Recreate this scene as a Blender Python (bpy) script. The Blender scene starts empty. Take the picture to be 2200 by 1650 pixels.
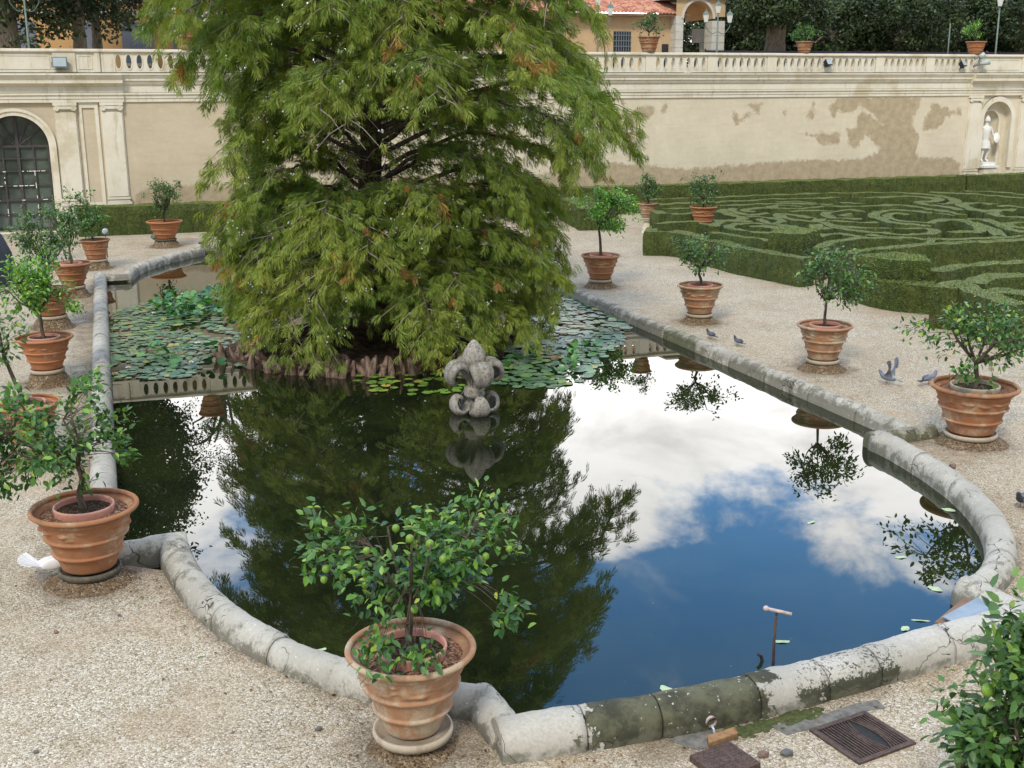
import bpy, math, random
import numpy as np
from math import sin, cos, pi, radians, atan2, sqrt
from mathutils import Vector, Matrix, noise as mnoise
from mathutils.geometry import delaunay_2d_cdt

random.seed(7); RNG = np.random.default_rng(7)
SC = bpy.context.scene
COL = SC.collection

# ------------------------------------------------------------------ camera, sky, sun, exposure
FPX, H = 2479.0, 4.8                       # focal length in pixels of a 2200 px wide photograph, eye height
PITCH = math.atan(632 / FPX); ROLL = radians(.28); HEAD = radians(19.14)
_f = Vector((0, cos(PITCH), -sin(PITCH))); _u = Vector((0, sin(PITCH), cos(PITCH))); _r = Vector((1, 0, 0))
_ea = cos(ROLL) * _r - sin(ROLL) * _u; _eb = sin(ROLL) * _r + cos(ROLL) * _u
_ch, _sh = cos(HEAD), sin(HEAD)
def _garden(w): return Vector((w.x * _ch + w.y * _sh, -w.x * _sh + w.y * _ch, w.z))   # x across the pond, y along it
RA, UA, FA = _garden(_ea), _garden(_eb), _garden(_f)
cam = bpy.data.cameras.new('camera'); cam_o = bpy.data.objects.new('camera', cam); COL.objects.link(cam_o)
cam.sensor_width = 36; cam.lens = 36 * FPX / 2200; cam.clip_end = 600; cam.clip_start = .1
M = Matrix.Identity(4)
for i in range(3): M[i][0] = RA[i]; M[i][1] = UA[i]; M[i][2] = -FA[i]
M[2][3] = H
cam_o.matrix_world = M; SC.camera = cam_o
def at(px, py, z=0.):                      # the spot on the level z seen at a pixel of the photograph
    d = RA * (px - 1100) + UA * (825 - py) + FA * FPX
    t = (z - H) / d.z
    return Vector((d.x * t, d.y * t, z))
def atu(px, py, u):                        # the spot on the upright plane y = u
    d = RA * (px - 1100) + UA * (825 - py) + FA * FPX
    t = u / d.y
    return Vector((d.x * t, u, H + d.z * t))

SUN_EL, SUN_AZ = 48, 215                   # behind the viewer, over the right shoulder
sun = bpy.data.lights.new('sun', 'SUN'); sun.energy = 2.7; sun.angle = radians(11); sun.color = (1, .92, .78)
sun_o = bpy.data.objects.new('sun', sun); COL.objects.link(sun_o)
_a = radians(SUN_AZ); _e = radians(SUN_EL)
sd = Vector((sin(_a) * cos(_e), cos(_a) * cos(_e), sin(_e)))
sun_o.rotation_euler = sd.to_track_quat('Z', 'Y').to_euler()
SC.view_settings.view_transform = 'Standard'; SC.view_settings.look = 'None'
SC.view_settings.exposure = -0.10; SC.view_settings.gamma = 1

class NT:
    """small helper for writing node trees"""
    def __init__(s, tree): s.t = tree; s.n = tree.nodes; s.l = tree.links
    def new(s, typ, **kw):
        n = s.n.new(typ)
        for k, v in kw.items(): setattr(n, k, v)
        return n
    def put(s, sock, v):
        if isinstance(v, bpy.types.NodeSocket): s.l.new(v, sock)
        elif isinstance(v, (tuple, list)) and len(v) == 3 and sock.type == 'RGBA': sock.default_value = (*v, 1)
        else: sock.default_value = v
    def math(s, op, a, b=0., c=0., clamp=False):
        n = s.new('ShaderNodeMath', operation=op, use_clamp=clamp)
        s.put(n.inputs[0], a); s.put(n.inputs[1], b); s.put(n.inputs[2], c)
        return n.outputs[0]
    def vmath(s, op, a, b=(0, 0, 0)):
        n = s.new('ShaderNodeVectorMath', operation=op); s.put(n.inputs[0], a)
        if op == 'SCALE': s.put(n.inputs[3], b)
        else: s.put(n.inputs[1], b)
        return n.outputs[0]
    def noise(s, vec, scale, detail=4, rough=.55, dist=0.):
        n = s.new('ShaderNodeTexNoise'); s.put(n.inputs['Vector'], vec)
        n.inputs['Scale'].default_value = scale; n.inputs['Detail'].default_value = detail
        n.inputs['Roughness'].default_value = rough; n.inputs['Distortion'].default_value = dist
        return n.outputs['Fac']
    def noisec(s, vec, scale, detail=4):
        n = s.new('ShaderNodeTexNoise'); s.put(n.inputs['Vector'], vec)
        n.inputs['Scale'].default_value = scale; n.inputs['Detail'].default_value = detail
        return n.outputs['Color']
    def vor(s, vec, scale, feature='F1', rnd=1.):
        n = s.new('ShaderNodeTexVoronoi', feature=feature); s.put(n.inputs['Vector'], vec)
        n.inputs['Scale'].default_value = scale; n.inputs['Randomness'].default_value = rnd
        return n
    def ss(s, v, a, b, x=0., y=1.):
        n = s.new('ShaderNodeMapRange', interpolation_type='SMOOTHSTEP')
        s.put(n.inputs['Value'], v); s.put(n.inputs['From Min'], a); s.put(n.inputs['From Max'], b)
        s.put(n.inputs['To Min'], x); s.put(n.inputs['To Max'], y)
        return n.outputs[0]
    def ramp(s, v, stops, interp='LINEAR'):
        n = s.new('ShaderNodeValToRGB'); n.color_ramp.interpolation = interp
        el = n.color_ramp.elements
        while len(el) < len(stops): el.new(.5)
        for e, (p, c) in zip(el, stops): e.position = p; e.color = (*c, 1)
        s.put(n.inputs[0], v); return n.outputs[0]
    def mix(s, f, a, b, typ='MIX'):
        n = s.new('ShaderNodeMix', data_type='RGBA', blend_type=typ)
        s.put(n.inputs[0], f); s.put(n.inputs[6], a); s.put(n.inputs[7], b)
        return n.outputs[2]
    def obj(s): return s.new('ShaderNodeTexCoord').outputs['Object']
    def pos(s): return s.new('ShaderNodeNewGeometry').outputs['Position']
    def nz(s): 
        g = s.new('ShaderNodeNewGeometry'); x = s.new('ShaderNodeSeparateXYZ'); s.l.new(g.outputs['Normal'], x.inputs[0]); return x.outputs[2]
    def island(s): return s.new('ShaderNodeNewGeometry').outputs['Random Per Island']
    def orand(s): return s.new('ShaderNodeObjectInfo').outputs['Random']
    def attr(s, name): 
        n = s.new('ShaderNodeAttribute'); n.attribute_name = name; return n.outputs['Fac']
    def sep(s, v):
        n = s.new('ShaderNodeSeparateXYZ'); s.put(n.inputs[0], v); return n.outputs
    def bump(s, h, strength=.3, dist=.02, normal=None):
        n = s.new('ShaderNodeBump'); s.put(n.inputs['Height'], h)
        n.inputs['Strength'].default_value = strength; n.inputs['Distance'].default_value = dist
        if normal: s.l.new(normal, n.inputs['Normal'])
        return n.outputs[0]
def mat(name, fn):
    m = bpy.data.materials.new(name); m.use_nodes = True; t = NT(m.node_tree); t.n.clear()
    out = t.new('ShaderNodeOutputMaterial'); t.l.new(fn(t), out.inputs[0]); return m
def bsdf(t, color, rough=.8, normal=None, spec=.3, metal=0., **kw):
    b = t.new('ShaderNodeBsdfPrincipled'); t.put(b.inputs['Base Color'], color); t.put(b.inputs['Roughness'], rough)
    b.inputs['Specular IOR Level'].default_value = spec; t.put(b.inputs['Metallic'], metal)
    if normal: t.l.new(normal, b.inputs['Normal'])
    for k, v in kw.items(): t.put(b.inputs[k.replace('_', ' ')], v)
    return b.outputs[0]

# world: physical sky with a bank of cumulus low in front and unseen cloud overhead and behind, added for soft light
W = bpy.data.worlds.new('World'); SC.world = W; W.use_nodes = True
t = NT(W.node_tree); t.n.clear()
sky = t.new('ShaderNodeTexSky'); sky.sky_type = 'NISHITA'; sky.sun_disc = False
sky.sun_elevation = _e; sky.sun_rotation = _a; sky.altitude = 50; sky.air_density = 1.0; sky.dust_density = .3; sky.ozone_density = 2.2
d = t.new('ShaderNodeTexCoord').outputs['Generated']
x, y, z = t.sep(d)
el = t.math('ARCSINE', z)
az = t.math('ARCTAN2', x, y)
flat = t.new('ShaderNodeCombineXYZ'); t.put(flat.inputs[0], t.math('MULTIPLY', az, 1.0)); t.put(flat.inputs[1], t.math('MULTIPLY', el, 1.7)); t.put(flat.inputs[2], z)
n1 = t.noise(flat.outputs[0], 5.0, 9, .58, .25)
n2 = t.noise(flat.outputs[0], 2.2, 3, .5)
# front bank: white below about 20 degrees, ragged top edge
edge = t.math('ADD', t.math('MULTIPLY', t.math('SUBTRACT', n1, .5), .36), t.math('MULTIPLY', t.math('SUBTRACT', n2, .5), .12))
lim = t.ss(az, .22, .42, .33, .378)
bank = t.ss(t.math('ADD', t.math('SUBTRACT', lim, el), edge), -.015, .04)
leftc = t.math('MULTIPLY', t.ss(az, .26, .08), t.ss(t.noise(flat.outputs[0], 3.2, 8, .55, .3), .46, .60))
lowf = t.ss(el, .60, .42)
wisp = t.math('MULTIPLY', t.ss(t.noise(flat.outputs[0], 7.5, 8, .6, .5), .56, .85), .24)
high = t.math('MULTIPLY', t.ss(el, .60, .95), t.ss(n1, .36, .56))
back = t.math('MULTIPLY', t.ss(y, .25, -.25), t.ss(n1, .34, .52))
cl = t.math('MAXIMUM', t.math('MAXIMUM', bank, t.math('MULTIPLY', leftc, lowf)), t.math('MAXIMUM', t.math('MAXIMUM', high, back), wisp), clamp=True)
shade = t.ss(t.noise(flat.outputs[0], 8.0, 8, .55, .3), .30, .58, .66, 1.0)
front = t.ss(el, .42, .62, 1.0, .62)
front = t.math('MULTIPLY', front, t.ss(y, -.1, .4, t.ss(el, .5, 1.0, .16, .62), 1.0))
cb = t.math('MULTIPLY', t.math('MULTIPLY', shade, front), 60.0)
cc = t.new('ShaderNodeCombineXYZ'); t.put(cc.inputs[0], cb); t.put(cc.inputs[1], t.math('MULTIPLY', cb, .985)); t.put(cc.inputs[2], t.math('MULTIPLY', cb, .97))
skyc = t.mix(1.0, sky.outputs[0], (3.6, 6.0, 7.2), 'MULTIPLY')
wcol = t.mix(cl, skyc, cc.outputs[0])
bg = t.new('ShaderNodeBackground'); t.put(bg.inputs[0], wcol); bg.inputs[1].default_value = .08
wo = t.new('ShaderNodeOutputWorld'); t.l.new(bg.outputs[0], wo.inputs[0])

# ------------------------------------------------------------------ object helpers
def tag(o, label=None, cat=None, group=None, kind=None):
    if label: o['label'] = label
    if cat: o['category'] = cat
    if group: o['group'] = group
    if kind: o['kind'] = kind
    return o
def empty(name, loc, label, cat, group=None, rz=0.):
    o = bpy.data.objects.new(name, None); COL.objects.link(o); o.location = loc; o.rotation_euler = (0, 0, rz)
    o.empty_display_size = .2
    return tag(o, label, cat, group)
def mesh_obj(name, verts, faces, m, parent=None, loc=(0, 0, 0), smooth=True, mats=None, midx=None):
    me = bpy.data.meshes.new(name); me.from_pydata([tuple(v) for v in verts], [], faces)
    if smooth: me.polygons.foreach_set('use_smooth', [True] * len(me.polygons))
    for q in (mats or [m]): me.materials.append(q)
    if midx is not None: me.polygons.foreach_set('material_index', midx)
    me.update()
    o = bpy.data.objects.new(name, me); COL.objects.link(o); o.location = loc
    if parent: o.parent = parent
    return o
def np_obj(name, V, F, m, parent=None, loc=(0, 0, 0), smooth=False, attr=None):
    """V (n,3) array, F (k,3 or 4) array"""
    me = bpy.data.meshes.new(name); k = F.shape[1]
    me.vertices.add(len(V)); me.vertices.foreach_set('co', V.astype(np.float32).ravel())
    me.loops.add(F.size); me.loops.foreach_set('vertex_index', F.astype(np.int32).ravel())
    me.polygons.add(len(F)); me.polygons.foreach_set('loop_start', np.arange(0, F.size, k, dtype=np.int32))
    if smooth: me.polygons.foreach_set('use_smooth', np.ones(len(F), bool))
    if attr is not None:
        for nm, arr in attr.items():
            a = me.attributes.new(nm, 'FLOAT', 'POINT'); a.data.foreach_set('value', arr.astype(np.float32))
    me.materials.append(m); me.update(calc_edges=True); me.validate()
    o = bpy.data.objects.new(name, me); COL.objects.link(o); o.location = loc
    if parent: o.parent = parent
    return o
class MB:
    def __init__(s): s.v = []; s.f = []
    def add(s, v, f): b = len(s.v); s.v += [tuple(q) for q in v]; s.f += [tuple(i + b for i in q) for q in f]; return s
    def box(s, x0, x1, y0, y1, z0, z1):
        return s.add([(x0, y0, z0), (x1, y0, z0), (x1, y1, z0), (x0, y1, z0), (x0, y0, z1), (x1, y0, z1), (x1, y1, z1), (x0, y1, z1)],
                     [(0, 3, 2, 1), (4, 5, 6, 7), (0, 1, 5, 4), (1, 2, 6, 5), (2, 3, 7, 6), (3, 0, 4, 7)])
    def lathe(s, prof, n=32, cx=0, cy=0, cz=0, fn=None, sx=1, sy=1):
        b = len(s.v)
        for i, (r, z) in enumerate(prof):
            for j in range(n):
                a = 2 * pi * j / n; rr = r + (fn(a, z, r) if fn else 0)
                s.v.append((cx + rr * cos(a) * sx, cy + rr * sin(a) * sy, cz + z))
        for i in range(len(prof) - 1):
            for j in range(n):
                k = (j + 1) % n
                s.f.append((b + i * n + j, b + i * n + k, b + (i + 1) * n + k, b + (i + 1) * n + j))
        return s
    def tube(s, pts, rad, n=8, cap=True):
        pts = [Vector(p) for p in pts]; b = len(s.v); m = len(pts); ref = Vector((0, 0, 1))
        if not hasattr(rad, '__len__'): rad = [rad] * m
        prevx = None
        for i, p in enumerate(pts):
            d = (pts[min(i + 1, m - 1)] - pts[max(i - 1, 0)])
            if d.length < 1e-9: d = Vector((0, 0, 1))
            d.normalize()
            if prevx is None:
                ax = d.cross(ref); 
                if ax.length < .05: ax = d.cross(Vector((1, 0, 0)))
                ax.normalize()
            else:
                ax = prevx - d * prevx.dot(d)
                if ax.length < 1e-6: ax = d.orthogonal()
                ax.normalize()
            prevx = ax; ay = d.cross(ax)
            for j in range(n):
                a = 2 * pi * j / n; q = p + ax * (rad[i] * cos(a)) + ay * (rad[i] * sin(a)); s.v.append(tuple(q))
        for i in range(m - 1):
            for j in range(n):
                k = (j + 1) % n; s.f.append((b + i * n + j, b + i * n + k, b + (i + 1) * n + k, b + (i + 1) * n + j))
        if cap: s.f.append(tuple(b + j for j in range(n))[::-1]); s.f.append(tuple(b + (m - 1) * n + j for j in range(n)))
        return s
    def ball(s, c, r, nu=12, nv=8, fn=None):
        if not hasattr(r, '__len__'): r = (r, r, r)
        b = len(s.v)
        for i in range(nv + 1):
            th = pi * i / nv
            for j in range(nu):
                a = 2 * pi * j / nu; d = Vector((sin(th) * cos(a), sin(th) * sin(a), cos(th))); k = fn(d) if fn else 1
                s.v.append((c[0] + d.x * r[0] * k, c[1] + d.y * r[1] * k, c[2] + d.z * r[2] * k))
        for i in range(nv):
            for j in range(nu):
                k = (j + 1) % nu; s.f.append((b + i * nu + j, b + (i + 1) * nu + j, b + (i + 1) * nu + k, b + i * nu + k))
        return s
    def obj(s, name, m, parent=None, loc=(0, 0, 0), smooth=False): return mesh_obj(name, s.v, s.f, m, parent, loc, smooth)
def bevel(o, w=.01, seg=2):
    b = o.modifiers.new('bevel', 'BEVEL'); b.width = w; b.segments = seg; b.limit_method = 'ANGLE'; b.angle_limit = radians(40); return o
def catmull(pts, k=8, closed=False):
    P = [Vector(p) for p in pts]; n = len(P); out = []
    rng = n if closed else n - 1
    for i in range(rng):
        p0 = P[(i - 1) % n] if closed or i > 0 else P[0] * 2 - P[1]
        p1, p2 = P[i], P[(i + 1) % n]
        p3 = P[(i + 2) % n] if closed or i + 2 < n else P[-1] * 2 - P[-2]
        for j in range(k):
            u = j / k
            out.append(.5 * ((2 * p1) + (p2 - p0) * u + (2 * p0 - 5 * p1 + 4 * p2 - p3) * u * u + (3 * p1 - p0 - 3 * p2 + p3) * u ** 3))
    if not closed: out.append(P[-1])
    return out
def copy_tree(o, parent=None):
    c = o.copy(); COL.objects.link(c)
    if parent: c.parent = parent
    for ch in list(o.children): copy_tree(ch, c)
    return c
def inpoly(x, y, poly):
    r = False; j = len(poly) - 1
    for i in range(len(poly)):
        xi, yi = poly[i][0], poly[i][1]; xj, yj = poly[j][0], poly[j][1]
        if (yi > y) != (yj > y) and x < (xj - xi) * (y - yi) / (yj - yi) + xi: r = not r
        j = i
    return r
def inpoly_np(X, Y, poly):
    r = np.zeros(X.shape, bool); j = len(poly) - 1
    for i in range(len(poly)):
        xi, yi = poly[i][0], poly[i][1]; xj, yj = poly[j][0], poly[j][1]
        if yi != yj:
            r ^= ((yi > Y) != (yj > Y)) & (X < (xj - xi) * (Y - yi) / (yj - yi) + xi)
        j = i
    return r
def segdist(X, Y, pts, closed=True):
    dmin = np.full(X.shape, 1e9); n = len(pts)
    for i in range(n if closed else n - 1):
        ax, ay = pts[i][0], pts[i][1]; bx, by = pts[(i + 1) % n][0], pts[(i + 1) % n][1]
        dx, dy = bx - ax, by - ay; L = dx * dx + dy * dy
        if L < 1e-12: continue
        tt = np.clip(((X - ax) * dx + (Y - ay) * dy) / L, 0, 1)
        dmin = np.minimum(dmin, np.hypot(X - ax - tt * dx, Y - ay - tt * dy))
    return dmin

# ------------------------------------------------------------------ materials
def m_gravel(t):
    p = t.pos()
    w = t.vmath('ADD', p, t.vmath('SCALE', t.noisec(p, 30, 2), .01))
    v = t.vor(w, 56); v2 = t.vor(w, 120)
    c = t.ramp(t.sep(v.outputs['Color'])[0], [(0, (.10, .075, .05)), (.12, (.23, .16, .080)), (.3, (.34, .275, .165)), (.5, (.425, .365, .245)), (.75, (.56, .51, .40)), (1, (.78, .74, .63))])
    c2 = t.ramp(t.sep(v2.outputs['Color'])[1], [(0, (.20, .145, .09)), (.4, (.40, .34, .24)), (1, (.64, .60, .51))])
    c = t.mix(t.ss(t.noise(p, 90, 2), .46, .54), c, c2)
    gap = t.ss(v.outputs['Distance'], .55, .85)
    c = t.mix(t.math('MULTIPLY', gap, .75), c, (.15, .11, .07))
    big = t.noise(p, .9, 5, .6)
    c = t.mix(t.ss(big, .42, .66, 0, .34), c, (.40, .30, .19))
    c = t.mix(t.ss(t.noise(p, .35, 4), .42, .66, 0, .38), c, t.mix(1, c, (.78, .76, .74), 'MULTIPLY'))
    c = t.mix(t.ss(t.noise(p, .55, 6, .7), .48, .62, 0, .35), c, t.mix(1, c, (.70, .62, .50), 'MULTIPLY'))
    c = t.mix(t.ss(t.noise(p, 2.4, 6, .7), .50, .72, 0, .5), c, t.mix(1, c, (.66, .58, .46), 'MULTIPLY'))
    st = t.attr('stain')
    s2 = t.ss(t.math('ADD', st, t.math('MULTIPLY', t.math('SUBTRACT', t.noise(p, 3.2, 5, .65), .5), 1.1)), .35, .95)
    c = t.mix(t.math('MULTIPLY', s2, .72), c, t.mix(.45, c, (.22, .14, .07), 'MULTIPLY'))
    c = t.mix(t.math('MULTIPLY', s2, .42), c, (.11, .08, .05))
    h = t.math('SUBTRACT', 1, v.outputs['Distance'])
    return bsdf(t, c, .85, t.bump(h, .75, .010, t.bump(t.noise(p, 5, 4), .3, .03)), .25)
M_GRAVEL = mat('gravel', m_gravel)

def m_limestone(base, dark, amt, moss):
    def f(t):
        p = t.pos(); r = t.orand()
        q = t.vmath('ADD', p, t.vmath('SCALE', t.noisec(p, 5, 3), .10))
        n = t.noise(p, 6, 8, .65); n2 = t.noise(p, 38, 6, .7); n3 = t.noise(p, 1.6, 4, .6)
        c = t.mix(t.ss(n3, .35, .65), base, tuple(k * .76 for k in base))
        c = t.mix(t.ss(n2, .40, .62, 0, .42), c, (.30, .29, .25))
        z = t.sep(p)[2]
        low = t.ss(z, .17, .0)
        k = t.math('ADD', n, t.math('MULTIPLY', low, .20))
        k = t.math('ADD', k, t.math('MULTIPLY', t.math('SUBTRACT', r, .5), .16))
        blot = t.ss(t.math('ADD', k, t.math('MULTIPLY', t.math('SUBTRACT', n2, .5), .5)), .60 - amt, .80 - amt)
        c = t.mix(t.math('MULTIPLY', blot, .92), c, t.mix(t.ss(n2, .4, .6), dark, moss))
        sp = t.vor(t.vmath('ADD', p, t.vmath('SCALE', t.noisec(p, 22, 3), .05)), 17)
        spots = t.ss(t.math('ADD', sp.outputs['Distance'], t.math('MULTIPLY', n, .35)), .34, .27)
        spots = t.math('MULTIPLY', spots, t.ss(t.noise(p, 2.8, 3), .50, .58))
        c = t.mix(t.math('MULTIPLY', spots, .75), c, (.60, .60, .55))
        cr = t.vor(t.vmath('ADD', q, t.vmath('SCALE', t.noisec(p, 2.2, 3), .9)), 1.35, 'DISTANCE_TO_EDGE').outputs['Distance']
        crk = t.math('MULTIPLY', t.ss(cr, .010, .003), t.ss(t.noise(p, 1.3, 2), .44, .54))
        c = t.mix(crk, c, (.06, .05, .04))
        hb = t.math('SUBTRACT', t.math('ADD', t.math('MULTIPLY', n2, .25), t.math('MULTIPLY', n, .4)), t.math('MULTIPLY', crk, 1.4))
        return bsdf(t, c, .82, t.bump(hb, .55, .018), .3)
    return f
M_RIM = mat('limestone_rim', m_limestone((.44, .415, .35), (.125, .115, .09), .10, (.17, .16, .115)))

def m_speck(t):
    p = t.pos(); n = t.noise(p, 5, 6, .65); n2 = t.noise(p, 34, 7, .72); z = t.sep(p)[2]
    c = t.mix(t.ss(n, .3, .7), (.56, .55, .51), (.42, .41, .37))
    k = t.math('ADD', n2, t.math('MULTIPLY', t.ss(z, .17, .09), .34))
    k = t.math('ADD', k, t.math('MULTIPLY', t.math('SUBTRACT', n, .5), .3))
    c = t.mix(t.ss(k, .53, .60), c, t.mix(n, (.035, .033, .026), (.085, .085, .05)))
    return bsdf(t, c, .85, t.bump(n2, .5, .015), .2)
M_RIM_DARK = mat('lichened_rim', m_speck)
M_RIM_MOSS = mat('mossy_rim', m_limestone((.30, .29, .22), (.06, .06, .038), .16, (.11, .115, .058)))

def m_water(t):
    p = t.pos()
    n = t.noise(p, .6, 5, .6); e = t.noise(p, 14, 3)
    c = t.mix(t.ss(n, .3, .7), (.006, .009, .004), (.016, .020, .006))
    fl = t.vor(p, 3.1); c = t.mix(t.ss(fl.outputs['Distance'], .030, .012, 0, .55), c, (.30, .32, .24))
    fl2 = t.vor(p, 9); c = t.mix(t.ss(fl2.outputs['Distance'], .030, .014, 0, .5), c, (.35, .33, .24))
    nr = t.bump(t.noise(p, .9, 2), .012, .05)
    dif = t.new('ShaderNodeBsdfDiffuse'); t.put(dif.inputs[0], c)
    gl = t.new('ShaderNodeBsdfGlossy'); gl.inputs['Roughness'].default_value = .0; t.put(gl.inputs[0], (1, 1, 1)); t.l.new(nr, gl.inputs['Normal'])
    fr = t.new('ShaderNodeFresnel'); fr.inputs[0].default_value = 1.50; t.l.new(nr, fr.inputs['Normal'])
    mx = t.new('ShaderNodeMixShader'); t.l.new(fr.outputs[0], mx.inputs[0]); t.l.new(dif.outputs[0], mx.inputs[1]); t.l.new(gl.outputs[0], mx.inputs[2])
    return mx.outputs[0]
M_WATER = mat('still_water', m_water)

def m_plaster(t):
    p = t.pos(); n = t.noise(p, .8, 6, .6); n2 = t.noise(p, 5, 6, .65)
    sx = t.new('ShaderNodeMapping'); t.put(sx.inputs[0], p); sx.inputs['Scale'].default_value = (.5, .5, 3.0)
    str_ = t.noise(sx.outputs[0], 2.0, 5)
    lx = t.ss(t.math('ADD', t.sep(p)[0], t.math('MULTIPLY', n2, 3.0)), 9, 16)
    c = t.mix(lx, t.mix(t.ss(n, .3, .7), (.55, .47, .335), (.61, .525, .385)), t.mix(t.ss(n, .3, .7), (.63, .565, .43), (.70, .63, .485)))
    c = t.mix(t.ss(str_, .45, .7, 0, .35), c, t.mix(1, c, (.86, .83, .76), 'MULTIPLY'))
    c = t.mix(t.ss(n2, .45, .75, 0, .5), c, t.mix(1, c, (1.16, 1.16, 1.18), 'MULTIPLY'))
    c = t.mix(t.ss(t.noise(p, 17, 6, .8), .52, .72, 0, .35), c, t.mix(1, c, (.74, .71, .66), 'MULTIPLY'))
    s = t.attr('stain')
    s = t.ss(t.math('ADD', s, t.math('MULTIPLY', t.math('SUBTRACT', t.noise(p, 2.6, 8, .72), .5), 1.2)), .40, .62)
    c = t.mix(t.math('MULTIPLY', s, .88), c, t.mix(t.ss(t.noise(p, 3.0, 8, .75), .35, .65), (.35, .275, .175), (.48, .39, .255)))
    return bsdf(t, c, .93, t.bump(n2, .25, .02), .1)
M_PLASTER = mat('stained_plaster', m_plaster)
def m_stucco(t):
    p = t.pos(); n = t.noise(p, 1.1, 6, .62); n2 = t.noise(p, 9, 6, .65)
    mp = t.new('ShaderNodeMapping'); t.put(mp.inputs[0], p); mp.inputs['Scale'].default_value = (3.2, 3.2, .5)
    drip = t.noise(mp.outputs[0], 1.6, 6, .7)
    c = t.mix(t.ss(n, .3, .7), (.78, .735, .615), (.70, .64, .50))
    c = t.mix(t.ss(n2, .5, .75, 0, .45), c, (.62, .59, .49))
    c = t.mix(t.ss(drip, .52, .72, 0, .7), c, (.47, .41, .27))
    a = t.ss(t.noise(p, .55, 5, .6), .55, .66, 0, .5)
    c = t.mix(a, c, (.50, .43, .27))
    up = t.ss(t.nz(), .3, .8)
    c = t.mix(t.math('MULTIPLY', up, .85), c, (.14, .14, .10))
    return bsdf(t, c, .9, t.bump(n2, .3, .02), .15)
M_STUCCO = mat('weathered_stucco', m_stucco)

def m_terra(c1, c2, pale, amt):
    def f(t):
        p = t.obj(); r = t.orand(); pp = t.vmath('ADD', p, t.vmath('SCALE', t.new('ShaderNodeObjectInfo').outputs['Location'], 1.7))
        n = t.noise(pp, 3.0, 7, .65); n2 = t.noise(pp, 22, 6, .7)
        mp = t.new('ShaderNodeMapping'); t.put(mp.inputs[0], pp); mp.inputs['Scale'].default_value = (6, 6, 1.2)
        dr = t.noise(mp.outputs[0], 1.3, 5)
        c = t.mix(t.ss(n, .35, .65), c1, c2)
        c = t.mix(t.ss(t.math('ADD', n, t.math('MULTIPLY', t.math('SUBTRACT', n2, .5), .4)), .62 - amt, .74 - amt, 0, .8), c, pale)
        pt = t.new('ShaderNodeNewGeometry').outputs['Pointiness']
        c = t.mix(t.ss(pt, .52, .60, 0, .6), c, pale); c = t.mix(t.ss(pt, .48, .42, 0, .6), c, (.12, .085, .055))
        c = t.mix(t.ss(dr, .56, .72, 0, .6), c, (.20, .13, .085))
        c = t.mix(t.ss(n2, .52, .68, 0, .55), c, (.25, .21, .135))
        return bsdf(t, c, .85, t.bump(t.math('ADD', n2, n), .4, .012), .2)
    return f
M_TERRA = mat('terracotta', m_terra((.32, .135, .060), (.38, .185, .10), (.44, .34, .22), .08))
M_TERRA_PALE = mat('pale_terracotta', m_terra((.36, .185, .10), (.40, .245, .15), (.47, .385, .275), .14))
M_TERRA_WARM = mat('orange_terracotta', m_terra((.44, .175, .075), (.38, .16, .075), (.46, .33, .21), .03))
M_INNER = mat('plastic_pot', m_terra((.50, .22, .16), (.55, .27, .21), (.55, .33, .26), 0))
M_SAUCER = mat('stone_saucer', m_terra((.34, .275, .19), (.40, .33, .24), (.47, .41, .32), .05))
M_DKSAUCER = mat('dark_saucer', m_terra((.06, .06, .045), (.09, .085, .06), (.13, .12, .09), 0))
def m_soil(t):
    p = t.pos(); v = t.vor(p, 70); c = t.ramp(t.sep(v.outputs['Color'])[0], [(0, (.018, .012, .008)), (.7, (.055, .035, .022)), (1, (.22, .13, .08))])
    return bsdf(t, c, .95, t.bump(v.outputs['Distance'], .9, .015), .1)
M_SOIL = mat('soil', m_soil)
def m_lapilli(t):
    p = t.pos(); v = t.vor(p, 60); c = t.ramp(t.sep(v.outputs['Color'])[0], [(0, (.06, .03, .02)), (.6, (.20, .11, .07)), (1, (.42, .26, .17))])
    return bsdf(t, c, .95, t.bump(v.outputs['Distance'], .9, .015), .1)
M_LAPILLI = mat('clay_pebbles', m_lapilli)
def m_rubble(t):
    p = t.pos(); v = t.vor(t.vmath('ADD', p, t.vmath('SCALE', t.noisec(p, 12, 3), .04)), 58)
    c = t.ramp(t.sep(v.outputs['Color'])[0], [(0, (.06, .04, .022)), (.35, (.17, .115, .065)), (.8, (.28, .20, .12)), (1, (.44, .37, .27))])
    c = t.mix(t.ss(t.noise(p, 7, 4), .4, .65, 0, .7), c, (.13, .085, .045))
    return bsdf(t, c, .9, t.bump(t.math('ADD', t.math('SUBTRACT', 1, v.outputs['Distance']), t.noise(p, 20, 4)), .9, .02), .2)
M_RUBBLE = mat('rubble_mortar', m_rubble)

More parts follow.
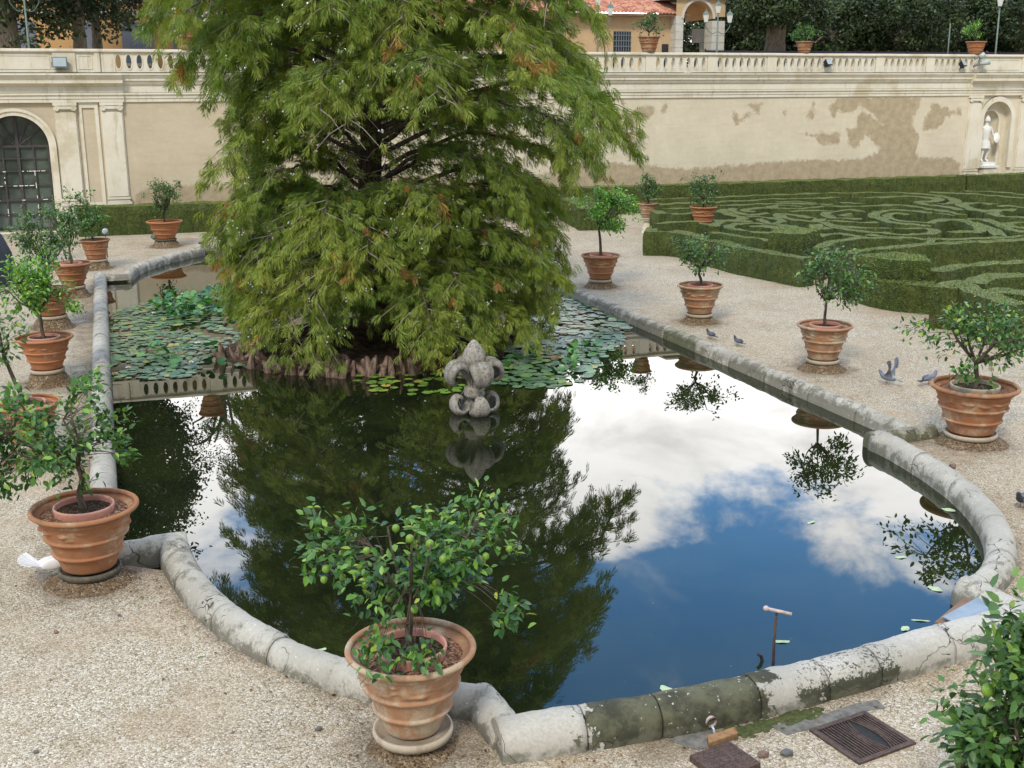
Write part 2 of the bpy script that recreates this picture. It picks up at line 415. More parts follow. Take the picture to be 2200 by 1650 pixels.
def m_leaf(stops, rough=.42, trans=.22, attr=None, spec=.5, ztop=None):
    def f(t):
        r = t.island()
        if attr: r = t.math('ADD', t.math('MULTIPLY', r, .34), t.math('MULTIPLY', t.attr(attr), .66), clamp=True)
        c = t.ramp(r, stops)
        if ztop: c = t.mix(t.ss(t.sep(t.pos())[2], ztop - .03, ztop), c, t.mix(1, c, (1.5, 1.4, 1.3), 'MULTIPLY'))  # leaves near the top painted lighter, as if lit from above
        b = bsdf(t, c, rough, None, spec)
        tr = t.new('ShaderNodeBsdfTranslucent'); t.put(tr.inputs[0], t.mix(1, c, (1.3, 1.5, .7), 'MULTIPLY'))
        mx = t.new('ShaderNodeMixShader'); mx.inputs[0].default_value = trans
        t.l.new(b, mx.inputs[1]); t.l.new(tr.outputs[0], mx.inputs[2]); return mx.outputs[0]
    return f
M_CITRUS = mat('citrus_leaves', m_leaf([(0, (.024, .070, .018)), (.45, (.050, .135, .028)), (.78, (.10, .225, .036)), (.93, (.19, .36, .05)), (1, (.36, .42, .07))]))
M_CITRUS_BR = mat('bright_citrus_leaves', m_leaf([(0, (.045, .13, .022)), (.4, (.095, .25, .030)), (.8, (.19, .40, .045)), (1, (.36, .52, .08))]))
M_CITRUS_DK = mat('dark_citrus_leaves', m_leaf([(0, (.030, .070, .018)), (.5, (.060, .135, .030)), (.9, (.11, .22, .045)), (1, (.22, .33, .07))]))
M_CYP = mat('cypress_needles', m_leaf([(0, (.040, .085, .014)), (.22, (.070, .130, .020)), (.45, (.140, .210, .028)), (.68, (.235, .275, .040)), (.86, (.35, .335, .058)), (.93, (.34, .19, .05)), (1, (.30, .10, .035))], .6, .24, 'hue', .3))
M_OAK = mat('holm_oak_leaves', m_leaf([(0, (.010, .018, .008)), (.45, (.026, .044, .015)), (.75, (.065, .095, .028)), (1, (.15, .19, .06))], .5, .12, 'hue', .35))
M_BOX = None
def m_hedge(t):
    p = t.pos(); r = t.orand()
    n = t.noise(p, 2.2, 4, .6); n2 = t.noise(p, 13, 7, .78); v = t.vor(p, 42)
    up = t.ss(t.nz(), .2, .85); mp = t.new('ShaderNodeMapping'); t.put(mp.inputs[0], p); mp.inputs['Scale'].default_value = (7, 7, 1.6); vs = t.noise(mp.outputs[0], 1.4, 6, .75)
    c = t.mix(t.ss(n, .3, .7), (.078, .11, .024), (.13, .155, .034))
    c = t.mix(t.math('MULTIPLY', up, .9), c, t.mix(t.ss(n, .35, .65), (.150, .185, .046), (.19, .205, .054)))  # tops painted lighter than the sides, imitating overhead light
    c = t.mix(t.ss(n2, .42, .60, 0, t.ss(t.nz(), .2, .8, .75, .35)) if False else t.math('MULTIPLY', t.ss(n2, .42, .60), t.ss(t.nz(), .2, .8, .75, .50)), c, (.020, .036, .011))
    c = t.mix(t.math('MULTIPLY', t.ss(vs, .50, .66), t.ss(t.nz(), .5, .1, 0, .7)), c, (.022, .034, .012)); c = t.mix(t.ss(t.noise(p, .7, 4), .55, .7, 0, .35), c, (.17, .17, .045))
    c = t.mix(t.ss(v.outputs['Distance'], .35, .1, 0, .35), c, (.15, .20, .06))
    return bsdf(t, c, .7, t.bump(t.math('ADD', n2, v.outputs['Distance']), .9, .04), .25)
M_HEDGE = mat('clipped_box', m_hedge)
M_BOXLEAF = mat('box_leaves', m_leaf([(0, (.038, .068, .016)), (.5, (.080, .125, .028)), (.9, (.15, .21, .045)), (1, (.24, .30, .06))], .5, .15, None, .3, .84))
def m_bark(c1, c2):
    def f(t):
        p = t.pos(); mp = t.new('ShaderNodeMapping'); t.put(mp.inputs[0], p); mp.inputs['Scale'].default_value = (8, 8, 1.5)
        n = t.noise(mp.outputs[0], 2.5, 6, .7)
        return bsdf(t, t.mix(t.ss(n, .35, .65), c1, c2), .9, t.bump(n, .6, .02), .15)
    return f
M_BARK = mat('bark', m_bark((.055, .042, .03), (.13, .105, .08)))
M_TWIG = mat('grey_twig', m_bark((.22, .19, .16), (.36, .31, .26)))
M_CTRUNK = mat('cypress_bark', m_bark((.030, .022, .016), (.085, .062, .045)))
M_KNEE = mat('root_wood', m_bark((.07, .045, .033), (.27, .19, .145)))
M_OAKBARK = mat('oak_bark', m_bark((.13, .105, .075), (.30, .25, .185)))
def plain(name, c, rough=.6, metal=0., var=.25, scale=12, spec=.4):
    def f(t):
        p = t.obj(); n = t.noise(p, scale, 5, .6)
        return bsdf(t, t.mix(t.ss(n, .3, .7), c, tuple(k * (1 - var) for k in c)), rough, t.bump(n, .15, .01), spec, metal)
    return mat(name, f)
M_IRON = plain('rusty_iron', (.115, .075, .06), .75, .2, .5, 25)
M_IRONDK = plain('dark_iron', (.035, .033, .032), .6, .3)
M_PIPE = plain('painted_pipe', (.55, .45, .40), .6, 0, .45, 18)
M_GREYMETAL = plain('grey_sheet_metal', (.20, .24, .27), .45, .3, .15)
M_LAMPBODY = plain('grey_lamp_housing', (.17, .20, .22), .4, .1, .2)
M_BLACKLAMP = plain('black_lamp_housing', (.03, .035, .04), .4, .1, .2)
M_GLASS = plain('lamp_glass', (.42, .50, .52), .12, 0, .1, 3, .8)
M_LANTERN = plain('frosted_lantern', (.72, .72, .66), .4, 0, .1)
M_GREENPOST = plain('green_lamp_post', (.16, .21, .17), .5, .2, .3)
M_FRUITG = plain('green_fruit', (.17, .30, .035), .4, 0, .25, 30)
M_FRUITY = plain('ripening_fruit', (.62, .42, .03), .4, 0, .2, 30)
M_FRUITO = plain('orange_fruit', (.75, .28, .03), .4, 0, .2, 30)
M_MARBLE = plain('white_marble', (.82, .81, .77), .55, 0, .12, 6)
M_CONE = plain('pale_cones', (.52, .56, .48), .7, 0, .2)
M_ORANGE = plain('orange_render', (.66, .41, .19), .9, 0, .12, .8, .1)
M_TAN = plain('tan_render', (.56, .40, .235), .9, 0, .14, 1.2, .1)
M_WINDOW = plain('dark_window', (.03, .032, .04), .3, 0, .2, 3)
M_BLUEGREY = plain('blue_grey_shutter', (.22, .24, .30), .7, 0, .15, 2)
M_DARKINT = plain('interior_shade', (.02, .022, .022), .8, 0, .3)  # near-black, painted shade for the inside of drain and pipe
M_TARP = plain('black_cloth', (.028, .032, .045), .7, 0, .3, 4)
M_SLAB = plain('grey_slab', (.19, .18, .155), .9, 0, .5, 14)
M_BRICK = plain('orange_brick', (.33, .185, .085), .9, 0, .45, 14)
M_SHEET = plain('pale_blue_sheet', (.25, .31, .355), .4, .2, .25, 5)
M_WOOD = plain('brown_board', (.22, .13, .085), .8, 0, .3, 6)
M_SCREEN = plain('dark_blue_screen', (.035, .03, .055), .8, 0, .2)
def m_roof(t):
    p = t.pos(); x, y, z = t.sep(p); w = t.new('ShaderNodeTexWave'); w.inputs['Scale'].default_value = 1.4; t.put(w.inputs['Vector'], p)
    n = t.noise(p, 6, 5, .6); v = t.vor(p, 4.0)
    c = t.ramp(t.sep(v.outputs['Color'])[0], [(0, (.30, .10, .06)), (.5, (.42, .17, .10)), (1, (.52, .29, .19))])
    c = t.mix(t.ss(n, .55, .7, 0, .5), c, (.45, .38, .28))
    return bsdf(t, c, .9, None, .15)
M_ROOF = mat('clay_roof_tiles', m_roof)
def m_rust(t):
    p = t.pos(); n = t.noise(p, 3, 5); c = t.mix(t.ss(n, .3, .7), (.60, .58, .52), (.52, .50, .44)); return bsdf(t, c, .85, t.bump(n, .2, .02), .2)
M_ASHLAR = mat('white_travertine', m_rust)
def m_fleur(t):
    p = t.obj(); n = t.noise(p, 5, 6, .65); n2 = t.noise(p, 26, 5, .7)
    c = t.mix(t.ss(n, .3, .7), (.24, .22, .18), (.36, .33, .28)); c = t.mix(t.ss(n2, .46, .64, 0, .75), c, (.085, .08, .062)); pt = t.new('ShaderNodeNewGeometry').outputs['Pointiness']; c = t.mix(t.ss(pt, .50, .44, 0, .7), c, (.07, .065, .05))
    c = t.mix(t.ss(t.sep(t.pos())[2], .02, -.1, 0, .5), c, (.10, .09, .04))
    return bsdf(t, c, .85, t.bump(n2, .4, .015), .2)
M_FLEUR = mat('weathered_carved_stone', m_fleur)
M_PAD = mat('lily_pads', m_leaf([(0, (.050, .105, .045)), (.4, (.085, .165, .080)), (.75, (.13, .215, .11)), (.92, (.13, .27, .05)), (.97, (.36, .33, .07)), (1, (.20, .09, .04))], .30, .0, None, .7))
M_PADY = mat('yellow_green_pads', m_leaf([(0, (.10, .19, .03)), (.6, (.17, .29, .045)), (.85, (.26, .34, .05)), (1, (.50, .33, .05))], .35, .0, None, .5))
M_PADUP = mat('raised_lily_leaves', m_leaf([(0, (.025, .085, .035)), (.5, (.055, .17, .055)), (.85, (.11, .28, .06)), (1, (.22, .38, .06))], .35, .15, None, .5))
M_PETAL = plain('white_petals', (.85, .85, .78), .5, 0, .05)
M_YLEAF = plain('yellow_leaf', (.55, .38, .08), .5, 0, .3)
M_GLEAF = plain('pale_green_scrap', (.42, .52, .30), .6, 0, .2)

# ------------------------------------------------------------------ pond outline (x across, y along)
LEFT_X, RIGHT_X, NEAR_STEP, FAR_STEP = -.34, 10.15, 11.75, 31.1
seg_left = [(LEFT_X, 31.15), (LEFT_X, 11.72)]
seg_nl = [(LEFT_X - .14, 11.72), (.48, 11.80)]
seg_arcl = [(.34, 11.72), (.38, 11.2), (.50, 10.5), (.70, 9.8), (.97, 9.2), (1.30, 8.66), (1.70, 8.2), (2.1, 7.86), (2.44, 7.66)]
seg_notch = [(2.42, 7.78), (2.46, 7.13)]
seg_front = [(2.33, 7.14), (3.3, 7.08), (4.2, 7.06), (5.1, 7.13), (6.1, 7.25), (7.1, 7.38), (7.55, 7.42)]
seg_nr = [(7.42, 7.38), (7.36, 8.16)]
seg_arcr = [(7.30, 8.05), (7.75, 8.25), (8.30, 8.72), (8.78, 9.36), (9.17, 10.2), (9.42, 11.1), (9.56, 12.0), (9.58, 12.5)]
seg_stepr = [(9.46, 12.5), (10.5, 12.55)]
seg_right = [(RIGHT_X + .06, 12.5), (RIGHT_X + .06, 31.1)]
seg_fl = [(LEFT_X - .14, 31.1), (.42, 31.1)]
seg_farl = [(.28, 31.0), (.5, 32.2), (.85, 33.1), (1.35, 34.0), (1.95, 34.9), (2.45, 35.5), (2.5, 36.1)]
seg_far = [(2.4, 36.05), (4, 36.1), (6, 36.1), (7.5, 36.05)]
seg_farr = [(7.4, 36.1), (7.5, 35.5), (8.0, 34.9), (8.6, 34.0), (9.1, 33.1), (9.45, 32.2), (9.6, 31.0)]
seg_fr = [(9.5, 31.1), (RIGHT_X + .14, 31.1)]
K_ = 1.03
for _s in (seg_left, seg_nl, seg_arcl, seg_notch, seg_front, seg_nr, seg_arcr, seg_stepr, seg_right, seg_fl, seg_farl, seg_far, seg_farr, seg_fr):
    _s[:] = [(a * K_, b * K_) for a, b in _s]
LEFT_X *= K_; RIGHT_X *= K_
ring = [(LEFT_X, 32.03), (LEFT_X, 12.1)] + seg_arcl[1:] + [(2.53, 7.42)] + seg_front[1:] + [(7.62, 8.24)] + seg_arcr[1:-1] + [(9.87, 12.88), (RIGHT_X, 12.88), (RIGHT_X, 32.03), (9.89, 32.03)] + seg_farr[::-1][1:] + seg_far[::-1][1:] + seg_farl[::-1][1:] + [(.29, 32.03)]

# pots: (name key, x, y, rim z, rim diameter, pot height, bottom ratio)
POTS = [
 ('c', 1.84, 7.62, .80, .97, .68, .42), ('lf', -.48, 11.66, .79, 1.05, .66, .48), ('rf', 11.12, 12.50, .80, 1.18, .68, .50),
 ('r2', 11.66, 16.90, .79, .96, .62, .50), ('r3', 11.66, 21.45, .79, .97, .62, .48), ('r4', 11.50, 26.35, .79, .99, .61, .50),
 ('r5', 12.2, 32.4, .80, .86, .5, .5),
 ('l4', -1.24, 16.1, .80, .86, .55, .5), ('l3', -1.2, 20.55, .80, .93, .55, .5), ('l5', -1.3, 25.7, .80, 1.02, .55, .5),
 ('l7', -.95, 29.6, .80, .95, .55, .5), ('l6', -.42, 34.2, .80, .82, .55, .6), ('far', 1.66, 38.4, .80, 1.12, .56, .5),
 ('nr', 4.80, 4.55, .80, 1.0, .55, .5)]

# ------------------------------------------------------------------ ground, water
def build_ground():
    hole = [Vector((a, b)) for a, b in ring]
    big = [(-90, -40), (150, -40), (150, 160), (-90, 160)]
    pts = list(hole); edges = [(i, (i + 1) % len(hole)) for i in range(len(hole))]
    nb = len(pts); pts += [Vector(q) for q in big]; edges += [(nb + i, nb + (i + 1) % 4) for i in range(4)]
    xs = np.arange(-8, 20, .28); ys = np.arange(3, 44, .28)
    X, Y = np.meshgrid(xs, ys); X = X + RNG.uniform(-.05, .05, X.shape); Y = Y + RNG.uniform(-.05, .05, Y.shape)
    D = segdist(X, Y, ring); ins = inpoly_np(X, Y, ring)
    ok = (~ins) & (D > .06) & (Y < 43.8)
    pts += [Vector((float(a), float(b))) for a, b in zip(X[ok], Y[ok])]
    v, e, f, *_ = delaunay_2d_cdt(pts, edges, [], 0, 1e-5)
    VV = np.array([(q.x, q.y) for q in v])
    F = np.array([q for q in f if len(q) == 3]); c = VV[F].mean(1)
    keep = ~inpoly_np(c[:, 0], c[:, 1], ring); F = F[keep]
    D = segdist(VV[:, 0], VV[:, 1], ring)
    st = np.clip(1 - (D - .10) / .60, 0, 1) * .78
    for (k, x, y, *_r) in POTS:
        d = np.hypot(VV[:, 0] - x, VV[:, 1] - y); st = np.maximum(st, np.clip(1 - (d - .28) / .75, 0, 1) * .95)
    # wet strip on the left path and puddled patches at the foot of the front rim
    d = segdist(VV[:, 0], VV[:, 1], [(-.75, 14), (-.8, 29)], False); st = np.maximum(st, np.clip(1 - d / .5, 0, 1) * .8)
    d = segdist(VV[:, 0], VV[:, 1], [(3.5, 6.95), (5.4, 7.05)], False); st = np.maximum(st, np.clip(1 - d / .55, 0, 1) * .9)
    far = (np.abs(VV[:, 0]) > 60) | (VV[:, 1] > 60) | (VV[:, 1] < -10); st[far] = 0
    V3 = np.zeros((len(VV), 3)); V3[:, :2] = VV
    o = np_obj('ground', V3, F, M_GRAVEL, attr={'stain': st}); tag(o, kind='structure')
build_ground()
o = mesh_obj('water', [(a, b, -.08) for a, b in ring], [tuple(range(len(ring)))], M_WATER, smooth=False); tag(o, kind='structure')

# ------------------------------------------------------------------ rounded stone rim of the pond
def resample(pts, step):
    pts = [Vector((p[0], p[1], 0)) for p in pts]; out = [pts[0].copy()]; L = [0]
    for a, b in zip(pts, pts[1:]): L.append(L[-1] + (b - a).length)
    n = max(2, int(round(L[-1] / step))); res = []
    for i in range(n + 1):
        s = L[-1] * i / n; k = 0
        while k < len(L) - 2 and L[k + 1] < s: k += 1
        u = (s - L[k]) / max(1e-9, L[k + 1] - L[k]); res.append(pts[k].lerp(pts[k + 1], u))
    return res
def rim_profile(w, top):
    pr = [(-w, -.32), (-w, -.02)]
    for i in range(9):
        a = pi - pi * i / 8; pr.append((w * cos(a) * 1.0, top - .17 + .17 * sin(a)))
    pr += [(w, -.02), (w, -.32)]
    return pr
rim = empty('pond_rim', (0, 0, 0), 'rounded pale stone rim, cracked and mossy, running all round the pond', 'pond rim')
def rim_run(pts, stones, matfn, top=.215, w=.16, smooth_curve=True, dz=0):
    P = resample(catmull([(a, b, 0) for a, b in pts], 8) if smooth_curve and len(pts) > 2 else pts, .06)
    n = len(P); cuts = [round(i * (n - 1) / stones) for i in range(stones + 1)]
    for i in range(1, stones): cuts[i] += random.choice([-1, 0, 1]) if (n // stones) > 5 else 0
    pr = rim_profile(w, top + dz)
    for s in range(stones):
        a, b = cuts[s], cuts[s + 1]
        if b - a < 1: continue
        mb = MB(); m = len(pr); jitter = random.uniform(-.006, .006)
        for i in range(a, b + 1):
            d = (P[min(i + 1, n - 1)] - P[max(i - 1, 0)]).normalized(); nrm = Vector((d.y, -d.x, 0))
            p = P[i].copy()
            if i == a and s > 0: p += d * .006
            if i == b and s < stones - 1: p -= d * .006
            for (x, z) in pr:
                nn = mnoise.noise(Vector((p.x * 2.3 + x * 3, p.y * 2.3, z * 4))) * .016 + mnoise.noise(Vector((p.x * 9 + x * 9, p.y * 9, z * 12))) * .010
                e_ = 1 - (.035 if (i == a or i == b) else 0)
                q = p + nrm * (x * e_ * (1 + nn * 3)); mb.v.append((q.x, q.y, z + (nn + jitter if z > 0 else 0)))
        k = b - a + 1
        for i in range(k - 1):
            for j in range(m - 1):
                mb.f.append((i * m + j, i * m + j + 1, (i + 1) * m + j + 1, (i + 1) * m + j))
        mb.f.append(tuple(range(m))[::-1]); mb.f.append(tuple((k - 1) * m + j for j in range(m)))
        o = mb.obj('rim_stone', matfn(s), rim, smooth=True)
        o.data.polygons[-1].use_smooth = False; o.data.polygons[-2].use_smooth = False
def m_front(t):
    p = t.pos(); x, y, z = t.sep(p); n = t.noise(p, 5, 8, .68); n2 = t.noise(p, 36, 7, .72); n3 = t.noise(p, 1.7, 4, .6)
    xx = t.math('ADD', x, t.math('MULTIPLY', t.math('SUBTRACT', n, .5), 1.1))
    c = t.mix(t.ss(n3, .35, .65), (.48, .455, .395), (.37, .35, .30)); c = t.mix(t.ss(n2, .40, .62, 0, .4), c, (.27, .26, .22))
    low = t.ss(z, .19, .05)
    m1 = t.math('MULTIPLY', t.ss(xx, 2.95, 3.15), t.ss(xx, 4.75, 4.45))
    k1 = t.ss(t.math('ADD', m1, t.math('MULTIPLY', t.math('SUBTRACT', n2, .5), .8)), .42, .62)
    c = t.mix(k1, c, t.mix(t.ss(n, .38, .62), (.045, .045, .028), (.105, .105, .062)))
    sp = t.vor(t.vmath('ADD', p, t.vmath('SCALE', t.noisec(p, 22, 3), .05)), 20).outputs['Distance']
    c = t.mix(t.math('MULTIPLY', t.math('MULTIPLY', k1, t.ss(t.math('ADD', sp, t.math('MULTIPLY', n, .3)), .36, .27)), t.ss(n3, .42, .55)), c, (.42, .41, .36))
    m2 = t.math('MULTIPLY', t.ss(xx, 4.85, 5.0), t.ss(xx, 6.0, 5.85))
    k2 = t.ss(t.math('ADD', t.math('ADD', n2, t.math('MULTIPLY', low, .40)), t.math('MULTIPLY', t.math('SUBTRACT', m2, 1), 1.0)), .53, .60)
    c = t.mix(k2, c, t.mix(n, (.035, .035, .026), (.08, .082, .048)))
    k3 = t.ss(t.math('ADD', low, t.math('MULTIPLY', t.math('SUBTRACT', n, .5), 1.6)), .80, 1.1, 0, .75)
    c = t.mix(k3, c, (.12, .115, .08))
    q = t.vmath('ADD', p, t.vmath('SCALE', t.noisec(p, 3, 4), .7))
    cr = t.vor(q, 1.5, 'DISTANCE_TO_EDGE').outputs['Distance']; crk = t.math('MULTIPLY', t.ss(cr, .010, .003), t.ss(t.noise(p, 1.3, 2), .42, .52))
    c = t.mix(crk, c, (.05, .045, .035))
    return bsdf(t, c, .8, t.bump(t.math('SUBTRACT', t.math('ADD', t.math('MULTIPLY', n2, .3), t.math('MULTIPLY', n, .4)), t.math('MULTIPLY', crk, 1.4)), .6, .018), .3)
M_FRONT = mat('front_rim_stone', m_front)
NORM = lambda s: M_RIM
rim_run(seg_left, 14, NORM)
rim_run(seg_nl, 1, NORM, dz=-.012)
rim_run(seg_arcl, 5, NORM, dz=.004)
rim_run(seg_notch, 1, NORM, dz=-.02)
rim_run([(a, b - .045) for a, b in seg_front], 8, lambda s: M_FRONT, dz=.04, w=.195)
rim_run(seg_nr, 1, lambda s: M_RIM, dz=-.016)
rim_run(seg_arcr, 5, NORM, dz=-.03)
rim_run(seg_stepr, 1, lambda s: M_RIM_MOSS, dz=-.04)
rim_run(seg_right, 15, lambda s: M_RIM_MOSS if s == 5 else M_RIM, dz=-.065, w=.15)
rim_run(seg_fl, 1, NORM, dz=-.075); rim_run(seg_farl, 5, NORM, dz=-.05); rim_run(seg_far, 4, NORM, dz=-.07)
rim_run(seg_farr, 5, NORM, dz=-.05); rim_run(seg_fr, 1, NORM, dz=-.07)

# ------------------------------------------------------------------ leaves and potted citrus trees
def leaf_batch(C, Dn, Up, L, Wd, curl=.12):
    """kite leaves folded along the midrib: C base points, Dn direction, Up normal, L lengths, Wd widths"""
    Dn = Dn / np.linalg.norm(Dn, axis=1, keepdims=True); S = np.cross(Dn, Up); S /= (np.linalg.norm(S, axis=1, keepdims=True) + 1e-9); N = np.cross(S, Dn)
    n = len(C); L = L[:, None]; Wd = Wd[:, None]
    V = np.empty((n, 7, 3))
    V[:, 0] = C; V[:, 1] = C + Dn * L * .32 + S * Wd * .48 + N * L * .05; V[:, 2] = C + Dn * L * .70 + S * Wd * .38 + N * L * .01
    V[:, 3] = C + Dn * L - N * L * curl; V[:, 4] = C + Dn * L * .70 - S * Wd * .38 + N * L * .01; V[:, 5] = C + Dn * L * .32 - S * Wd * .48 + N * L * .05
    V[:, 6] = C + Dn * L * .5 - N * L * .03
    base = (np.arange(n) * 7)[:, None]
    F = np.concatenate([base + np.array([[0, 1, 2, 6]]), base + np.array([[6, 2, 3, 3]])[:, :4], base + np.array([[0, 6, 4, 5]]), base + np.array([[6, 3, 4, 4]])], 0)
    # triangles need unique verts: rebuild as triangles
    T = np.concatenate([base + np.array([[0, 1, 6]]), base + np.array([[1, 2, 6]]), base + np.array([[2, 3, 6]]), base + np.array([[3, 4, 6]]), base + np.array([[4, 5, 6]]), base + np.array([[5, 0, 6]])], 0)
    return V.reshape(-1, 3), T
def rvec(n): 
    v = RNG.normal(size=(n, 3)); return v / np.linalg.norm(v, axis=1, keepdims=True)

def citrus_tree(root, base, fork, cc, rad, nlimb=9, nclust=70, per=9, leaf=.085, tr=.03, lm=None, fruits=0, droop=.25, hollow=.35, lobes=None, trunk_pts=None, big=False):
    """trunk from base to fork, limbs to leaf clusters filling an uneven crown round cc (all in the thing's own coordinates)"""
    lm = lm or M_CITRUS; per = int(per * 1.5); nclust = int(nclust * 1.2)
    mb = MB(); base = Vector(base); fork = Vector(fork); cc = Vector(cc)
    tp = trunk_pts or [base, base.lerp(fork, .35) + Vector((random.uniform(-.03, .03), random.uniform(-.02, .02), 0)), base.lerp(fork, .7) + Vector((random.uniform(-.03, .03), random.uniform(-.02, .02), 0)), fork]
    mb.tube(catmull(tp, 4), list(np.linspace(tr * 1.15, tr * .8, len(tp) * 4 - 3)), 8)
    # bumpy crown: lobes stick out, gaps between
    tips = []; k = 0
    while len(tips) < nclust and k < nclust * 40:
        k += 1
        d = Vector(RNG.normal(size=3)); d.normalize()
        lob = mnoise.noise(d * 1.7 + root.location * 3.1) * .85 + mnoise.noise(d * 4.3 + root.location * 1.7) * .35
        rr = (hollow + (1 - hollow) * random.random() ** .5) * (.88 + lob)
        p = cc + Vector((d.x * rad[0], d.y * rad[1], d.z * rad[2])) * rr
        if mnoise.noise(p * 2.6 + root.location * 2) < -.10: continue
        tips.append(p)
    if lobes:
        for (lx, ly, lz, lr, ln) in lobes:
            for _ in range(ln):
                d = Vector(RNG.normal(size=3)); d.normalize(); tips.append(Vector((lx, ly, lz)) + d * lr * random.random() ** .4)
    limbs = []
    for i in range(nlimb):
        a = 2 * pi * i / nlimb + random.uniform(-.3, .3); q = .30 + .35 * random.random()
        e = cc + Vector((cos(a) * rad[0] * q * 1.1, sin(a) * rad[1] * q * 1.1, rad[2] * random.uniform(-.35, .55)))
        mid = fork.lerp(e, .5) + Vector((cos(a) * .05, sin(a) * .05, -.03 * rad[2]))
        P = catmull([fork, mid, e], 4); limbs.append(P); mb.tube(P, list(np.linspace(tr * .62, tr * .3, len(P))), 6)
    nodes = [p for P in limbs for p in P[2:]]
    NA = np.array([tuple(p) for p in nodes])
    for tpt in tips:
        j = int(np.argmin(((NA - np.array(tuple(tpt))) ** 2).sum(1))); s = nodes[j]
        m_ = s.lerp(tpt, .55) + Vector((0, 0, .05 * (tpt - s).length)); mb.tube([s, m_, tpt], [tr * .17, tr * .12, tr * .06], 4, False)
    mb.obj('trunk', M_BARK, root, smooth=True)
    C = []; D = []
    for tpt in tips:
        out = (tpt - cc); out.z += .1; 
        if out.length < 1e-3: out = Vector((0, 0, 1))
        out.normalize()
        for _ in range(per):
            o_ = Vector(RNG.normal(size=3)) * leaf * .95; C.append(tuple(tpt + o_ * .8)); dd = Vector(RNG.normal(size=3)).normalized() * .9 + out * .65 + Vector((0, 0, -droop)); D.append(tuple(dd))
    C = np.array(C); D = np.array(D); n = len(C)
    Up = rvec(n) * .55 + np.array([0, 0, 1.0]); L = leaf * RNG.uniform(.70, 1.30, n); Wd = L * RNG.uniform(.46, .60, n)
    V, T = leaf_batch(C, D, Up, L, Wd)
    np_obj('foliage', V, T, lm, root)
    fm = None
    for i in range(fruits):
        d = Vector(RNG.normal(size=3)); d.normalize(); p = cc + Vector((d.x * rad[0], d.y * rad[1], d.z * rad[2] - .05)) * random.uniform(.6, .95)
        r = leaf * random.uniform(.32, .42); m2 = M_FRUITG if random.random() < .985 else M_FRUITY
        o = MB().ball((0, 0, 0), (r, r, r * 1.12), 14, 10).obj('fruit', m2, root, p, True); 

def pot_geo(root, R, Hh, br, m, z0=0., relief=True, inner=True, saucer='pale', tilt=0):
    """rolled rim, banded body with relief frieze; z0 = height of the pot's foot"""
    rb = R * br; w = R * .07
    def rz(s): return rb + (R * .90 - rb) * (s ** .92)
    ridges = [(.28, .030), (.55, .034), (.86, .024)]
    prof = [(0, 0), (rb * .96, 0), (rb, .01)]
    s = .03
    while s <= .90:
        r = rz(s)
        for (c, a) in ridges:
            dd = (s - c) / .034
            if abs(dd) < 1: r += R * a * 1.8 * (1 - dd * dd) ** .5
        prof.append((r, Hh * s)); s += .0075
    def fr(a, z, r):
        s = z / Hh
        if .60 < s < .83 and r > rb * 1.05:
            q = sin(pi * (s - .60) / .23)
            return R * .055 * q * max(0, mnoise.noise(Vector((cos(a) * 4.2, sin(a) * 4.2, z * 9 / R)) + root.location)) * 2.2
        return R * .006 * mnoise.noise(Vector((cos(a) * 2, sin(a) * 2, z * 5)) + root.location)
    body = MB().lathe(prof, 96 if R > .3 else 48, cz=z0, fn=fr if relief else None)
    o = body.obj('pot', m, root, smooth=True)
    rp = []
    for i in range(15):
        a = -pi * .55 + 2 * pi * i / 14 * .94
        rp.append((R - w * .62 + w * .95 * cos(a) * .72, Hh * .955 + w * .72 * sin(a)))
    rp = rp + [(R * .80, Hh * .90), (R * .79, Hh * .80)]
    rp = [(R * .86, Hh * .885)] + rp
    MB().lathe(rp, 64, cz=z0).obj('rim', m, root, smooth=True)
    MB().lathe([(R * .83, Hh * .865), (R * .60, Hh * .88), (.001, Hh * .88)], 40, cz=z0, fn=lambda a, z, r: .004 * sin(9 * a)).obj('soil_layer', M_LAPILLI if inner else M_SOIL, root, smooth=True)
    if inner:
        ri = R * .56
        MB().lathe([(ri * .95, Hh * .84), (ri * 1.0, Hh * .97), (ri * .985, Hh * 1.0), (ri * .94, Hh * 1.0), (ri * .92, Hh * .97), (ri * .90, Hh * .86)], 48, cz=z0).obj('inner_pot', M_INNER if inner is True else inner, root, smooth=True)
        MB().lathe([(ri * .92, Hh * .915), (ri * .5, Hh * .925), (.001, Hh * .93)], 32, cz=z0).obj('soil', M_SOIL, root, smooth=True)
    if saucer:
        rs = rb * (1.22 if saucer != 'wide' else 1.5); hs = .075
        MB().lathe([(rs * .80, -hs), (rs * .97, -hs + .012), (rs, -hs * .4), (rs * .985, -.004), (rs * .93, .002), (rs * .90, -.02), (rs * .4, -.022), (.001, -.022)], 48, cz=z0 + (.0 if saucer != 'wide' else .01)).obj(
            'saucer', M_DKSAUCER if saucer == 'dark' else M_SAUCER, root, smooth=True)

